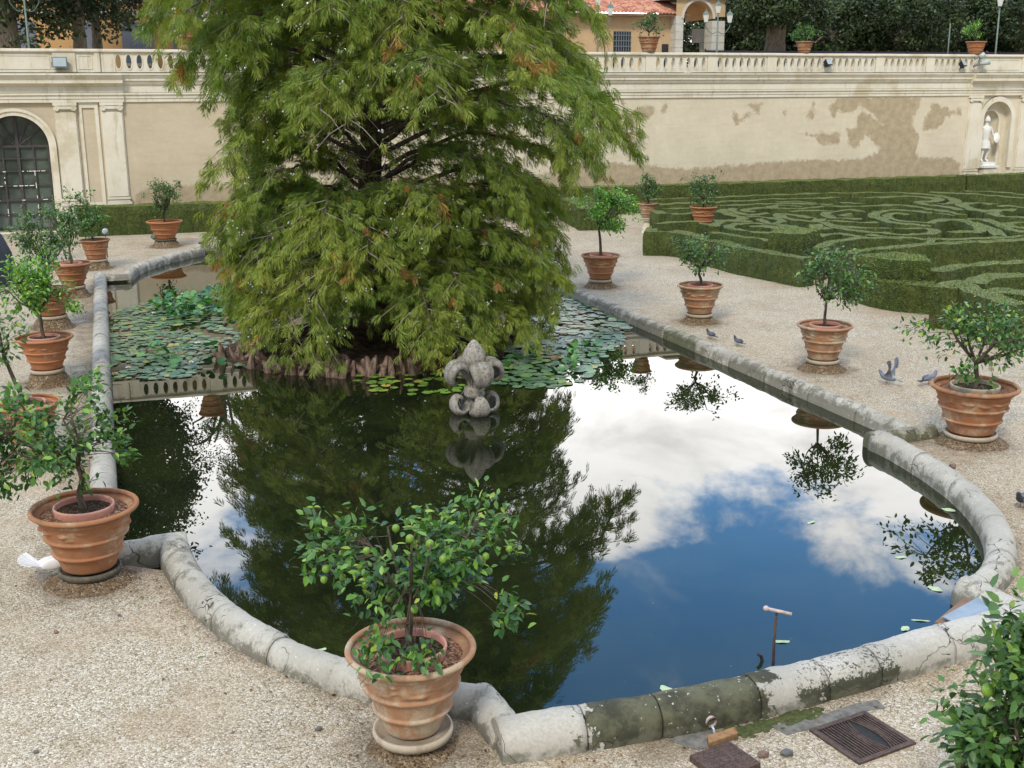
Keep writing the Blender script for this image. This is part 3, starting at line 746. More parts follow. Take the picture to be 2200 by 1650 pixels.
LABEL_BASE = {
 'c': 'rubble base under the fruiting lemon pot nearest the viewer at the pond notch',
 'lf': 'dark rubble base under the left front pot with the dark saucer',
 'rf': 'rubble base under the widest pot beside the mossy right rim step',
 'r2': 'rubble base under the second pot from the front right of the pond',
 'r3': 'rubble base under the third pot from the front right of the pond',
 'r4': 'rubble base under the bright green lemon pot right of the cypress',
 'r5': 'rubble base under the pot half hidden behind the cypress on the right path',
 'l4': 'rubble base under the leaning lemon tree pot at the left edge',
 'l3': 'rubble base under the bright orange pot left of the pond rim',
 'l5': 'rubble base under the middle pot of the left row behind the yellow-green tree',
 'l7': 'rubble base under the hidden pot between the left row and the far left corner',
 'l6': 'rubble base under the narrow brown pot at the far left pond corner',
 'far': 'rubble base under the wide orange pot at the far end of the pond',
 'nr': 'rubble base under the fruiting bush at the bottom right corner'}
def base_mound(k, x, y, r, h):
    mb = MB(); n = 40
    prof = [(r * 1.62, -.02), (r * 1.40, .02), (r * 1.24, h * .35), (r * 1.12, h * .7), (r * 1.0, h), (.001, h)]
    mb.lathe(prof, n, fn=lambda a, z, rr: 0 if rr < .1 else rr * .14 * mnoise.noise(Vector((cos(a) * 2.2 + x, sin(a) * 2.2 + y, z * 9))) + rr * .05 * mnoise.noise(Vector((cos(a) * 8 + x, sin(a) * 8 + y, z * 30))))
    o = mb.obj('rubble_base', M_RUBBLE, None, (x, y, 0), True)
    tag(o, LABEL_BASE[k], 'pot base', 'rubble bases under the ground pots')

LAB = {
 'c': 'lemon tree with green fruit in the pale banded terracotta pot nearest the viewer',
 'lf': 'spreading lemon tree in a terracotta pot on a dark saucer at the left front',
 'rf': 'open-crowned citrus tree in the widest terracotta pot by the mossy rim step',
 'r2': 'dark citrus tree in a two-tone pot, second from the front right of the pond',
 'r3': 'low twisted citrus tree in a pot before the maze corner, third from the front',
 'r4': 'bright green citrus tree in a pot just right of the cypress',
 'r5': 'potted citrus tree half hidden behind the right side of the cypress',
 'l4': 'leaning citrus tree in a pot cut by the left edge of the picture',
 'l3': 'yellow-green citrus tree in a bright orange pot left of the straight rim',
 'l5': 'bushy citrus tree in a brown-rimmed pot behind the yellow-green one',
 'l7': 'citrus tree whose pot hides behind the brown-rimmed pot of the left row',
 'l6': 'bushy citrus tree in a narrow brown pot at the far left pond corner',
 'far': 'small neat citrus tree in a wide orange pot at the far end of the pond',
 'nr': 'citrus bush with green fruit cut by the bottom right corner'}
def S(px, d): return px * d / FPX
PT = {
 'c': dict(m=M_TERRA_PALE, saucer='wide', fork=(.02, .05, 1.12), cc=(.08, .12, 1.46), rad=(.80, .58, .38), ncl=66, per=11, leaf=.076, fruits=30, tr=.026, lobes=[(-.22, -.40, .95, .17, 4), (-.38, -.25, 1.05, .13, 3), (.62, -.30, 1.12, .14, 5), (-.02, -.30, .95, .12, 3), (-.5, .3, 1.72, .17, 5), (.72, .1, 1.66, .15, 5)]),
 'lf': dict(m=M_TERRA, saucer='dark', fork=(-.02, .05, 1.20), cc=(-.36, .05, 1.58), rad=(.66, .60, .46), ncl=90, per=12, leaf=.076, fruits=3, tr=.030, lobes=[(-.72, -.10, 1.18, .16, 8), (.30, .1, 1.45, .14, 6), (.16, .35, 1.95, .08, 3), (.40, -.05, 1.28, .08, 3)]),
 'rf': dict(m=M_TERRA, saucer='pale', inner=M_SAUCER, fork=(-.02, 0, 1.13), cc=(.08, 0, 1.52), rad=(.90, .78, .44), ncl=85, per=8, leaf=.08, fruits=10, tr=.038, lm='CITRUS', lobes=[(-.50, -.35, 1.18, .14, 8), (.62, -.1, 1.35, .2, 9)]),
 'r2': dict(m=M_TERRA_PALE, saucer='pale', fork=(.0, 0, 1.20), cc=(.10, 0, 1.68), rad=(.66, .60, .50), ncl=85, per=9, leaf=.08, fruits=3, tr=.026, lm='DK', lobes=[(.48, 0, 1.28, .09, 4)]),
 'r3': dict(m=M_TERRA_PALE, saucer='pale', fork=(-.03, 0, 1.16), cc=(.06, 0, 1.50), rad=(.66, .60, .34), ncl=75, per=9, leaf=.075, fruits=4, tr=.028, lm='DK'),
 'r4': dict(m=M_TERRA, saucer='pale', fork=(-.06, 0, 1.46), cc=(.22, 0, 1.98), rad=(.78, .70, .56), ncl=120, per=11, leaf=.08, fruits=0, tr=.034, lm='BR'),
 'r5': dict(m=M_TERRA_PALE, saucer='pale', fork=(-.1, 0, 1.2), cc=(-.1, 0, 1.7), rad=(.6, .6, .5), ncl=60, per=9, leaf=.08, tr=.03, lm='DK'),
 'l4': dict(m=M_TERRA_WARM, saucer='pale', fork=(-.22, .05, 1.50), cc=(-.50, .05, 1.78), rad=(.50, .55, .46), ncl=65, per=9, leaf=.08, tr=.026),
 'l3': dict(m=M_TERRA_WARM, saucer='pale', fork=(-.06, 0, 1.25), cc=(-.14, 0, 1.66), rad=(.66, .60, .46), ncl=100, per=10, leaf=.08, fruits=4, tr=.028, lm='BR', lobes=[(.5, 0, 1.30, .1, 6)]),
 'l5': dict(m=M_TERRA, saucer='pale', fork=(.0, 0, 1.3), cc=(-.05, 0, 1.92), rad=(.72, .65, .58), ncl=95, per=10, leaf=.075, tr=.03, lm='DK'),
 'l7': dict(m=M_TERRA, saucer='pale', fork=(0, 0, 1.2), cc=(-.15, 0, 1.7), rad=(.55, .55, .45), ncl=60, per=9, leaf=.08, tr=.03, lm='DK'),
 'l6': dict(m=M_TERRA, saucer='pale', inner=False, fork=(-.1, 0, 1.1), cc=(-.28, 0, 1.52), rad=(.72, .62, .58), ncl=95, per=10, leaf=.08, tr=.03, lm='CITRUS', fruits=4),
 'far': dict(m=M_TERRA_WARM, saucer='dark', inner=False, fork=(0, 0, 1.1), cc=(-.03, 0, 1.60), rad=(.58, .55, .56), ncl=85, per=10, leaf=.07, tr=.035, lm='DK', lobes=[(.48, 0, 1.9, .12, 6)]),
 'nr': dict(m=M_TERRA, saucer='pale', lm='DK', fork=(0, 0, 1.0), cc=(.14, .10, 1.34), rad=(.56, .52, .58), ncl=200, per=12, leaf=.090, fruits=22, tr=.03, hollow=.25)}
LM = {'CITRUS': M_CITRUS, 'BR': M_CITRUS_BR, 'DK': M_CITRUS_DK, None: M_CITRUS}
for (k, x, y, rz_, D, ph, br) in POTS:
    q = PT[k]; z0 = rz_ - ph * .96
    root = empty('potted_citrus_tree', (x, y, 0), LAB[k], 'potted tree', 'citrus trees in terracotta pots on the gravel')
    pot_geo(root, D / 2, ph, br, q['m'], z0, inner=q.get('inner', True), saucer=q['saucer'])
    rbase = D / 2 * br
    base_mound(k, x, y, rbase * (1.15 if k != 'c' else 1.1), z0 - .075)
    citrus_tree(root, (q['fork'][0] * .0, 0, z0 + ph * .90), q['fork'], q['cc'], q['rad'], 9, q['ncl'], q['per'], q['leaf'], q['tr'], LM[q.get('lm')], q.get('fruits', 0), lobes=q.get('lobes'))

# pots raised on pedestals at the maze
def pedestal(x, y, h, r, label):
    prof = [(r * 1.1, 0), (r * 1.1, h * .08), (r * .95, h * .14), (r, h * .22), (r * .98, h * .35), (r * .62, h * .62), (r * .58, h * .74), (r * .95, h * .80), (r * 1.05, h * .84), (r * 1.05, h * .94), (r * 1.25, h * .96), (r * 1.25, h), (.001, h)]
    o = MB().lathe(prof, 32).obj('stone_pedestal', M_STUCCO, None, (x, y, 0), True); tag(o, label, 'pedestal', 'baluster pedestals at the maze entrances')
pedestal(17.5, 36.15, .52, .17, 'cream baluster pedestal under the pink pot at the far maze entrance')
pedestal(17.95, 33.0, .52, .20, 'baluster pedestal hidden in the hedges under the orange swagged pot')
for (x, y, z0, D, ph, lab, mm, crown) in [(17.5, 36.15, .52, .70, .50, 'sparse citrus tree in a pink pot on the pale baluster pedestal', M_TERRA_PALE, ((-.03, 0, 1.08 + .45), (.46, .46, .42))),
                                   (17.95, 33.0, .52, .88, .66, 'airy citrus tree in an orange swagged pot standing among the maze hedges', M_TERRA_WARM, ((.02, 0, 1.20 + .52), (.70, .6, .56)))]:
    root = empty('potted_citrus_tree', (x, y, 0), lab, 'potted tree', 'citrus trees raised on pedestals')
    pot_geo(root, D / 2, ph, .52, mm, z0, inner=False, saucer=None)
    c_, r_ = crown
    citrus_tree(root, (0, 0, z0 + ph * .88), (0, 0, c_[2] - r_[2] * .6), c_, r_, 8, 75, 9, .07, .03, M_CITRUS_DK, 2)

# ------------------------------------------------------------------ bald cypress on its island
TX, TY = 4.75, 21.9
def blob_fn(x, y): return .16 * mnoise.noise(Vector((x * 1.1, y * 1.1, 3))) + .06 * mnoise.noise(Vector((x * 4, y * 4, 1)))
mb = MB(); n = 64; rings = [(2.85, -.22), (2.75, -.10), (2.55, -.03), (2.1, .06), (1.5, .18), (.8, .30), (.01, .36)]
for (r, z) in rings:
    for j in range(n):
        a = 2 * pi * j / n; rr = r * (1 + .07 * mnoise.noise(Vector((cos(a) * 1.5, sin(a) * 1.5, 0))) + .035 * mnoise.noise(Vector((cos(a) * 6, sin(a) * 6, 0))))
        if sin(a) > .9: pass
        x, y = TX + rr * cos(a) * 1.08, TY + .15 + rr * sin(a) * .98
        mb.v.append((x, y, z + (blob_fn(x, y) if z > 0 else 0)))
for i in range(len(rings) - 1):
    for j in range(n):
        k = (j + 1) % n; mb.f.append((i * n + j, i * n + k, (i + 1) * n + k, (i + 1) * n + j))
def m_island(t):
    p = t.pos(); n = t.noise(p, 9, 6, .7); return bsdf(t, t.mix(t.ss(n, .35, .65), (.025, .018, .012), (.10, .062, .038)), .95, t.bump(n, .9, .05), .1)
tag(mb.obj('island', mat('island_earth', m_island), smooth=True), kind='structure')

def cypress():
    root = empty('bald_cypress', (TX, TY, 0), 'large feathery green cypress with drooping layered branches on the pond island', 'tree')
    HT = 14.0
    mb = MB()
    tp = [(0, 0, .2), (.05, 0, 1), (-.03, .03, 2.5), (.06, 0, 4), (0, 0, 6), (0, 0, 9), (0, 0, 12), (0, 0, HT)]
    mb.tube(catmull(tp, 5), list(np.interp(np.linspace(0, 1, 36), [0, .06, .2, .5, 1], [.62, .30, .24, .19, .03])), 14)
    br = MB(); twigs = MB()
    # view direction: camera-right and towards-camera in garden axes
    right = np.array([RA.x, RA.y]); right /= np.linalg.norm(right); tow = np.array([-TX, -TY]); tow /= np.linalg.norm(tow)
    zR = [0, .6, 1.4, 2.1, 3.0, 3.9, 4.7, 5.5, 7, 9, 11, 12.5, 14]
    Rr = [2.6, 3.3, 3.9, 4.1, 3.8, 4.6, 5.8, 4.9, 4.0, 3.5, 2.3, 1.3, .3]
    Rl = [2.1, 2.15, 2.45, 2.7, 2.9, 2.6, 1.9, 3.5, 4.2, 3.4, 2.2, 1.2, .3]
    Rf = [3.15, 3.3, 3.3, 3.2, 3.1, 3.2, 3.2, 3.3, 3.2, 2.7, 1.9, 1.1, .3]
    pos = []; dirs = []; hue = []; size = []
    nb = 182
    tuft_cones = MB()
    for i in range(nb):
        f = (i + .5) / nb; zt = .55 + 12.9 * f ** 1.22      # height where the limb reaches its tip
        az = i * 2.39996 + random.uniform(-.25, .25)
        dv = np.array([cos(az), sin(az)]); cr = dv @ right; ct = dv @ tow
        if 2.8 < zt < 4.5 and random.random() < (.45 if abs(cr) < .6 else .0): continue
        R = np.interp(zt, zR, Rr) if cr > 0 else np.interp(zt, zR, Rl); Rff = np.interp(zt, zR, Rf)
        R = sqrt((R * cr) ** 2 + (Rff * (1 - cr * cr) ** .5) ** 2) * random.uniform(.84, 1.04)
        if ct > .1 and abs(cr) < .6 and 2.9 < zt < 4.5: R *= random.uniform(.15, .3)     # window through which the trunk shows
        rise = .55 * R * (.35 if zt < 2 else .30)
        z0 = max(.5, zt - .06 * R - .1); 
        p0 = Vector((0, 0, z0)); pm = Vector((dv[0] * R * .5, dv[1] * R * .5, zt + rise * .45)); p2 = Vector((dv[0] * R * .85, dv[1] * R * .85, zt + .12)); p3 = Vector((dv[0] * R, dv[1] * R, zt - .16 * R * (.6 + .4 * random.random())))
        if p3.z < .05: p3.z = random.uniform(-.02, .2)
        pm += Vector((random.uniform(-.2, .2), random.uniform(-.2, .2), random.uniform(-.06, .14))); P = catmull([p0, pm, p2, p3], 5); P = [q + Vector((mnoise.noise(q * 1.9), mnoise.noise(q * 1.9 + Vector((7, 0, 0))), mnoise.noise(q * 1.9 + Vector((0, 7, 0))))) * .10 for q in P]
        gap_b = abs(cr) < .8 and 2.7 < zt < 4.6
        if gap_b:
            z0 += random.uniform(-.1, .5); P = [q + Vector((0, 0, .25 * mnoise.noise(q * 1.5))) for q in P]
        br.tube(P, list(np.linspace(.020 + .008 * R, .006, len(P))), 6, False)
        bh = random.random() ** 1.1
        # side branches
        ns = int(6 + R * 3.3)
        for s in range(ns):
            u = .16 + .84 * (s + .5) / ns; idx = u * (len(P) - 1); k = int(idx); a = P[k].lerp(P[min(k + 1, len(P) - 1)], idx - k)
            dd = (P[min(k + 1, len(P) - 1)] - P[max(k - 1, 0)]).normalized()
            side = Vector((-dd.y, dd.x, 0)).normalized() * (1 if s % 2 else -1)
            L = (.46 + 1.0 * (1 - u) * min(1, R / 3)) * random.uniform(.7, 1.25)
            e = a + side * L * .85 + dd * L * .55 + Vector((0, 0, -.10 - .22 * L * random.random() + (.06 if zt < 1.2 else 0)))
            m_ = a.lerp(e, .5) + Vector((0, 0, .06))
            (twigs if random.random() < .75 else br).tube([a, m_, e], [.011, .008, .004], 4, False)
            nsp = max(3, int(L / .066))
            for w in range(nsp + 2):
                v = (w + .7) / (nsp + 2); c = a.lerp(m_, v * 2) if v < .5 else m_.lerp(e, v * 2 - 1)
                for rep in range(2):
                    d_ = (side * random.uniform(-.2, .9) + dd * random.uniform(.1, .9) + Vector((random.uniform(-.4, .4), random.uniform(-.4, .4), random.uniform(-1.15, -.02))))
                    q = c + Vector(RNG.normal(size=3)) * .06 + Vector((0, 0, .05))
                    if q.z < -.02: q.z = random.uniform(-.02, .12)
                    lat = q.x * right[0] + q.y * right[1]; dep = q.x * tow[0] + q.y * tow[1]
                    if -.45 < lat < .80 and 3.2 + .12 * lat < q.z - .05 * dep < 4.35 and random.random() < (.86 if dep > 0 else .5): continue
                    if mnoise.noise(q * 1.35 + Vector((3, 1, 8))) < -.22 and random.random() < .8: continue
                    pos.append(tuple(q)); dirs.append(tuple(d_.normalized()))
                    patch = mnoise.noise(Vector((q.x, q.y, q.z * 1.6)) * .9) * .5 + .5; rust = mnoise.noise(Vector((q.x + 9, q.y, q.z * 1.4)) * 1.7)
                    hval = .10 + .55 * patch + .18 * bh + (.10 if u > .7 else 0)
                    if rust > .52: hval = random.uniform(.82, 1.35)
                    hue.append(min(1.4, hval)); size.append(random.uniform(.15, .28) * (1.15 if zt > 4 else 1))
            if random.random() < .26:
                for _ in range(random.randint(2, 5)):
                    tuft_cones.ball(tuple(e + Vector(RNG.normal(size=3)) * .05 + Vector((0, 0, .02))), random.uniform(.011, .018), 6, 4)
    pos = np.array(pos); dirs = np.array(dirs); hue = np.array(hue); size = np.array(size); n = len(pos)
    print('cypress sprays', n)
    NB = 16
    side = np.cross(dirs, rvec(n)); side /= np.linalg.norm(side, axis=1, keepdims=True)
    nrm = np.cross(dirs, side)
    Vs = []; Hs = []
    for b in range(NB):
        u = (b + 1) / NB; sg = 1 if b % 2 else -1
        base = pos + dirs * (size * u * .80)[:, None]
        bd = dirs * (.75 + RNG.uniform(-.1, .2, n))[:, None] + side * (sg * RNG.uniform(.45, .85, n))[:, None] + nrm * RNG.uniform(-.25, .25, n)[:, None] + np.array([0, 0, -.30])
        if b == NB - 1: bd = dirs + rvec(n) * .2
        bd /= np.linalg.norm(bd, axis=1, keepdims=True)
        L = size * RNG.uniform(.42, .70, n) * (1.15 - .45 * u)
        ww = np.cross(bd, nrm); ww /= np.linalg.norm(ww, axis=1, keepdims=True); wd = (L * .028 + .0034)[:, None]
        q = np.stack([base, base + bd * (L * .5)[:, None] + ww * wd, base + bd * L[:, None], base + bd * (L * .5)[:, None] - ww * wd], 1)
        Vs.append(q); Hs.append(np.repeat(hue[:, None] + RNG.uniform(-.05, .05, n)[:, None], 4, 1))
    V = np.concatenate(Vs, 0).reshape(-1, 3); Hh = np.concatenate(Hs, 0).ravel()
    F = np.arange(len(V)).reshape(-1, 4)
    np_obj('crown', V, F, M_CYP, root, attr={'hue': Hh})
    mb.obj('trunk', M_CTRUNK, root, smooth=True)
    br.obj('limbs', M_BARK, root, smooth=True); twigs.obj('twigs', M_TWIG, root, smooth=True)
    tag(tuft_cones.obj('cones', M_CONE, root, smooth=True), kind='stuff')
    # knobbly root knees crowding the island's front shore
    for i in range(95):
        a = radians(random.uniform(176, 290)) if i < 78 else radians(random.uniform(290, 372)); r = 2.66 + random.uniform(-.5, .14)
        x, y = r * cos(a) * 1.08, .15 + r * sin(a) * .98; h = random.uniform(.05, .26); w = random.uniform(.025, .065)
        k = MB(); lean = Vector((random.uniform(-.1, .1), random.uniform(-.1, .1), 0))
        k.tube([Vector((x, y, -.2)), Vector((x, y, -.02)) + lean * .3, Vector((x, y, h * .55)) + lean, Vector((x, y, h)) + lean * 1.4, Vector((x, y, h + .03)) + lean * 1.5], [w * 1.7, w * 1.35, w, w * .72, w * .25], 9)
        k.v = [tuple(Vector(q) * 1 + Vector(q).normalized() * .03 * mnoise.noise(Vector(q) * 14)) for q in k.v]
        k.obj('root_knee', M_KNEE, root, smooth=True)
    return root
cypress()

# ------------------------------------------------------------------ fleur-de-lis fountain stone
def fleur():
    p = at(1020, 890, -.12); root = empty('fleur_de_lis_fountain', (p.x, p.y, -.12), 'weathered grey stone fleur-de-lis with curled petals standing in the water', 'fountain ornament')
    root.rotation_euler = (0, 0, radians(-8))
    def ridge(a, z, r): return r * .13 * (abs(cos(a * 4)) ** .6 - .6)
    MB().lathe([(.085, .52), (.11, .62), (.135, .72), (.165, .83), (.172, .93), (.145, 1.03), (.095, 1.11), (.04, 1.18), (.001, 1.20)], 48, fn=ridge).obj('bud', M_FLEUR, root, smooth=True)
    MB().lathe([(.13, .28), (.105, .38), (.10, .50), (.12, .60)], 32, fn=ridge).obj('stem', M_FLEUR, root, smooth=True)
    MB().lathe([(.12, .285), (.155, .30), (.165, .34), (.15, .385), (.165, .41), (.15, .445), (.11, .455)], 32).obj('collar', M_FLEUR, root, smooth=True)
    def petal(name, ang, up, sc, z0):
        # spoon-shaped blade that leans out and rolls over into a curl
        c = []; 
        if up: path = [(.06, z0), (.11, z0 + .14), (.17, z0 + .27), (.26, z0 + .345), (.345, z0 + .30), (.385, z0 + .20), (.355, z0 + .11), (.29, z0 + .10)]; wd = [.06, .09, .145, .185, .19, .165, .12, .06]
        else: path = [(.07, z0), (.15, z0 - .13), (.25, z0 - .19), (.34, z0 - .14), (.365, z0 - .03), (.32, z0 + .05), (.26, z0 + .03), (.25, z0 - .03)]; wd = [.08, .15, .185, .18, .14, .10, .075, .04]
        P = catmull([(a, b, 0) for a, b in path], 5); Wd = np.interp(np.linspace(0, 1, len(P)), np.linspace(0, 1, len(wd)), wd)
        mb = MB(); m = 19
        for i, q in enumerate(P):
            d = (P[min(i + 1, len(P) - 1)] - P[max(0, i - 1)]).normalized(); nn = Vector((-d.y, d.x, 0)) * (1 if up else -1)
            for j in range(m):
                th = pi * j / (m - 1); s = -cos(th) * Wd[i] * sc; bulge = sin(th) * Wd[i] * .56 + .010 * cos(th * 6) * sin(th) + (.010 if j == m // 2 else 0)
                mb.v.append(((q.x + nn.x * bulge) * sc if False else (q.x * sc + nn.x * bulge * sc), s, z0 + (q.y - z0) * sc + nn.y * bulge * sc))
            for j in range(m):
                th = pi * (m - 1 - j) / (m - 1); s = -cos(th) * Wd[i] * sc * .98; bulge = sin(th) * Wd[i] * .30 - .02
                mb.v.append((q.x * sc + nn.x * bulge * sc, s, z0 + (q.y - z0) * sc + nn.y * bulge * sc))
        k = 2 * m
        for i in range(len(P) - 1):
            for j in range(k): mb.f.append((i * k + j, i * k + (j + 1) % k, (i + 1) * k + (j + 1) % k, (i + 1) * k + j))
        mb.f.append(tuple(range(k))); mb.f.append(tuple((len(P) - 1) * k + j for j in range(k))[::-1])
        ca, sa = cos(ang), sin(ang); mb.v = [(x * ca - y * sa, x * sa + y * ca, z) for x, y, z in mb.v]
        mb.obj(name, M_FLEUR, root, smooth=True)
    for i in range(4):
        a = radians(-78) + i * pi / 2
        petal('upper_petal', a, True, 1.0, .45); petal('lower_petal', a - .05, False, .88, .26)
fleur()

# ------------------------------------------------------------------ lily pads
def pad_mesh(name, seed, m):
    rn = random.Random(seed); mb = MB(); n = 18; mb.v.append((0, 0, .0)); notch = rn.uniform(.2, .5)
    for j in range(n + 1):
        a = notch / 2 + (2 * pi - notch) * j / n; r = 1 + .04 * sin(5 * a + seed); mb.v.append((r * cos(a), r * sin(a), .012 * sin(3 * a + seed) + .004))
    for j in range(n): mb.f.append((0, 1 + j, 2 + j))
    me = bpy.data.meshes.new(name); me.from_pydata(mb.v, [], mb.f); me.materials.append(m); me.update()
    return me
def m_pad(stops):
    def f(t):
        r = t.orand(); c = t.ramp(r, stops); c = t.mix(t.ss(t.noise(t.obj(), 3, 4), .55, .75, 0, .5), c, tuple(.55 * k for k in stops[1][1]))
        return bsdf(t, c, .38, t.bump(t.noise(t.obj(), 2.5, 3), .4, .02), .6)
    return f
M_PADO = mat('lily_pad_skin', m_pad([(0, (.050, .105, .045)), (.4, (.085, .165, .080)), (.75, (.13, .215, .11)), (.92, (.13, .27, .05)), (.97, (.36, .33, .07)), (1, (.20, .09, .04))]))
M_PADYO = mat('young_pad_skin', m_pad([(0, (.10, .20, .03)), (.6, (.16, .29, .045)), (.88, (.26, .34, .05)), (1, (.55, .34, .05))]))
padmesh = [pad_mesh('lily_pad', s, M_PADO) for s in range(5)]; padmeshy = [pad_mesh('young_lily_pad', s, M_PADYO) for s in range(3)]
polyL = [at(x, y, -.1) for x, y in [(243, 815), (330, 818), (430, 812), (500, 800), (560, 782), (548, 752), (500, 715), (470, 700), (485, 672), (530, 655), (530, 622), (430, 632), (330, 650), (250, 670), (240, 740)]]
polyR = [at(x, y, -.1) for x, y in [(1075, 800), (1060, 828), (1140, 838), (1215, 832), (1265, 815), (1290, 780), (1340, 735), (1352, 700), (1300, 668), (1235, 640), (1150, 620), (1140, 660), (1130, 720), (1090, 760)]]
def scatter(poly, r0, tries, dens):
    xs = [p.x for p in poly]; ys = [p.y for p in poly]; out = []
    for _ in range(tries):
        x = random.uniform(min(xs), max(xs)); y = random.uniform(min(ys), max(ys))
        if not inpoly(x, y, poly): continue
        if mnoise.noise(Vector((x * .9, y * .9, 5))) < dens: continue
        if all((x - a) ** 2 + (y - b) ** 2 > r0 * r0 for a, b in out): out.append((x, y))
    return out
PL = scatter(polyL, .125, 14000, -.34); PR = scatter(polyR, .150, 12000, -.42)
pads = [(x, y, random.uniform(.05, .115), 'L') for x, y in PL] + [(x, y, random.uniform(.065, .145), 'R') for x, y in PR]
young = []
for _ in range(900):
    px, py = random.uniform(765, 1010), random.uniform(800, 852)
    if mnoise.noise(Vector((px * .02, py * .05, 2))) < -.05: continue
    p = at(px, py, -.11)
    if all((p.x - a) ** 2 + (p.y - b) ** 2 > .02 for a, b in young) and len(young) < 55: young.append((p.x, p.y))
pads.sort(key=lambda q: q[1]); print('pads', len(pads), len(young))
def put_pad(me, x, y, r, lab, grp, i):
    o = bpy.data.objects.new('lily_pad', me); COL.objects.link(o); o.location = (x, y, -.072 + .0011 * (i % 23)); o.scale = (r, r, r)
    o.rotation_euler = (random.uniform(-.05, .05), random.uniform(-.05, .05), random.uniform(0, 6.28)); tag(o, lab, 'lily pad', grp)
NI = 300 - len(young)
for i, (x, y) in enumerate(young): put_pad(padmeshy[i % 3], x, y, random.uniform(.065, .095), 'small yellow-green lily pad floating between the cypress and the stone fleur-de-lis', 'small lily pads before the island', i)
for i, (x, y, r, s) in enumerate(pads[:NI]):
    put_pad(padmesh[i % 5], x, y, r, 'grey-green lily pad in the crowded mat right of the stone fleur-de-lis' if s == 'R' else 'grey-green lily pad in the crowded mat left of the island', 'lily pads right of the island' if s == 'R' else 'lily pads left of the island', i)
rest = pads[NI:]; mb = MB()
for i, (x, y, r, s) in enumerate(rest):
    n = 12; b = len(mb.v); z = -.071 + .0011 * (i % 23); a0 = random.uniform(0, 6.28); tx, ty = random.uniform(-.03, .03), random.uniform(-.03, .03)
    mb.v.append((x, y, z))
    for j in range(n + 1):
        a = a0 + .3 + (2 * pi - .35) * j / n; mb.v.append((x + r * cos(a), y + r * sin(a), z + .004 + r * (tx * cos(a) + ty * sin(a))))
    for j in range(n): mb.f.append((b, b + 1 + j, b + 2 + j))
tag(mb.obj('lily_pad_mat', M_PAD), 'farther lily pads covering the water as one grey-green mat', 'lily pads', kind='stuff')
def raised(poly, n, hmax, name, lab, seed):
    rn = random.Random(seed); xs = [p.x for p in poly]; ys = [p.y for p in poly]; mb = MB(); k = 0
    while k < n:
        x = rn.uniform(min(xs), max(xs)); y = rn.uniform(min(ys), max(ys))
        if not inpoly(x, y, poly): continue
        k += 1; z = rn.uniform(-.03, hmax) ; r = rn.uniform(.05, .10); az = rn.uniform(0, 6.28); tl = rn.uniform(.2, 1.0)
        ux = Vector((cos(az), sin(az), 0)); uy = Vector((-sin(az) * cos(tl), cos(az) * cos(tl), sin(tl))); b = len(mb.v); m = 9
        mb.v.append((x, y, z))
        for j in range(m + 1):
            a = .25 + (2 * pi - .5) * j / m; q = Vector((x, y, z + .03)) + ux * r * cos(a) + uy * r * sin(a); mb.v.append(tuple(q))
        for j in range(m): mb.f.append((b, b + 1 + j, b + 2 + j))
    tag(mb.obj(name, M_PADUP, smooth=True), lab, 'lily leaves', kind='stuff')
raised([at(x, y, -.05) for x, y in [(315, 668), (380, 690), (450, 682), (520, 660), (540, 625), (470, 630), (400, 636), (340, 648)]], 300, .16, 'raised_lily_leaves', 'band of bright upright lily leaves at the far side of the left lily patch', 3)
raised([at(x, y, -.05) for x, y in [(1085, 800), (1240, 805), (1300, 745), (1180, 745), (1090, 770)]], 60, .07, 'lifted_lily_leaves', 'bright green lily leaves lifting off the water right of the stone ornament', 4)
raised([at(x, y, -.05) for x, y in [(300, 790), (480, 790), (460, 740), (300, 750)]], 35, .06, 'scattered_lily_leaves', 'few upright green lily leaves among the left lily pads', 5)
def flower(px, py, lab, r=.065):
    p = at(px, py, -.09); root = empty('water_lily', (p.x, p.y, -.055), lab, 'flower', 'white water lilies in bloom')
    for ringi, (cnt, tilt, rr) in enumerate([(8, .35, 1.0), (7, .8, .85), (5, 1.2, .7)]):
        mb = MB()
        for j in range(cnt):
            a = 2 * pi * j / cnt + ringi * .4; ln = r * rr
            d = Vector((cos(a) * cos(tilt), sin(a) * cos(tilt), sin(tilt))); s = Vector((-sin(a), cos(a), 0)); b = len(mb.v)
            for q in (Vector((0, 0, .01)), d * ln * .5 + s * ln * .28, d * ln, d * ln * .5 - s * ln * .28): mb.v.append(tuple(q))
            mb.f.append((b, b + 1, b + 2, b + 3))
        mb.obj('petals', M_PETAL, root)
    MB().ball((0, 0, .03), .014, 8, 5).obj('stamens', M_FRUITY, root, smooth=True)
for px, py, lab in [(425, 742, 'white water lily near the middle of the left lily patch'), (411, 784, 'white water lily at the near side of the left lily patch'), (331, 677, 'small white water lily at the far left of the left patch'),
                    (276, 795, 'half closed pale lily near the left rim'), (368, 646, 'white water lily among the upright leaves'), (1208, 752, 'white water lily in the mat right of the stone ornament'), (470, 622, 'white lily at the far edge of the upright leaves')]:
    flower(px, py, lab)
def scrap(name, px, py, L, Wd, m, lab, cat, z=-.074, ang=None, n=6):
    p = at(px, py, z); mb = MB(); ang = random.uniform(0, 6.28) if ang is None else ang; pts = []
    for j in range(n * 2):
        a = 2 * pi * j / (n * 2); k = 1 + .22 * mnoise.noise(Vector((cos(a) * 2 + px, sin(a) * 2, 0))) * 2; x, y = L * .5 * cos(a) * k, Wd * .5 * sin(a) * k
        pts.append((x * cos(ang) - y * sin(ang), x * sin(ang) + y * cos(ang), .004 * sin(a * 3)))
    mb.v = [(0, 0, .006)] + pts; mb.f = [(0, 1 + j, 1 + (j + 1) % len(pts)) for j in range(len(pts))]
    tag(mb.obj(name, m, None, (p.x, p.y, z)), lab, cat)
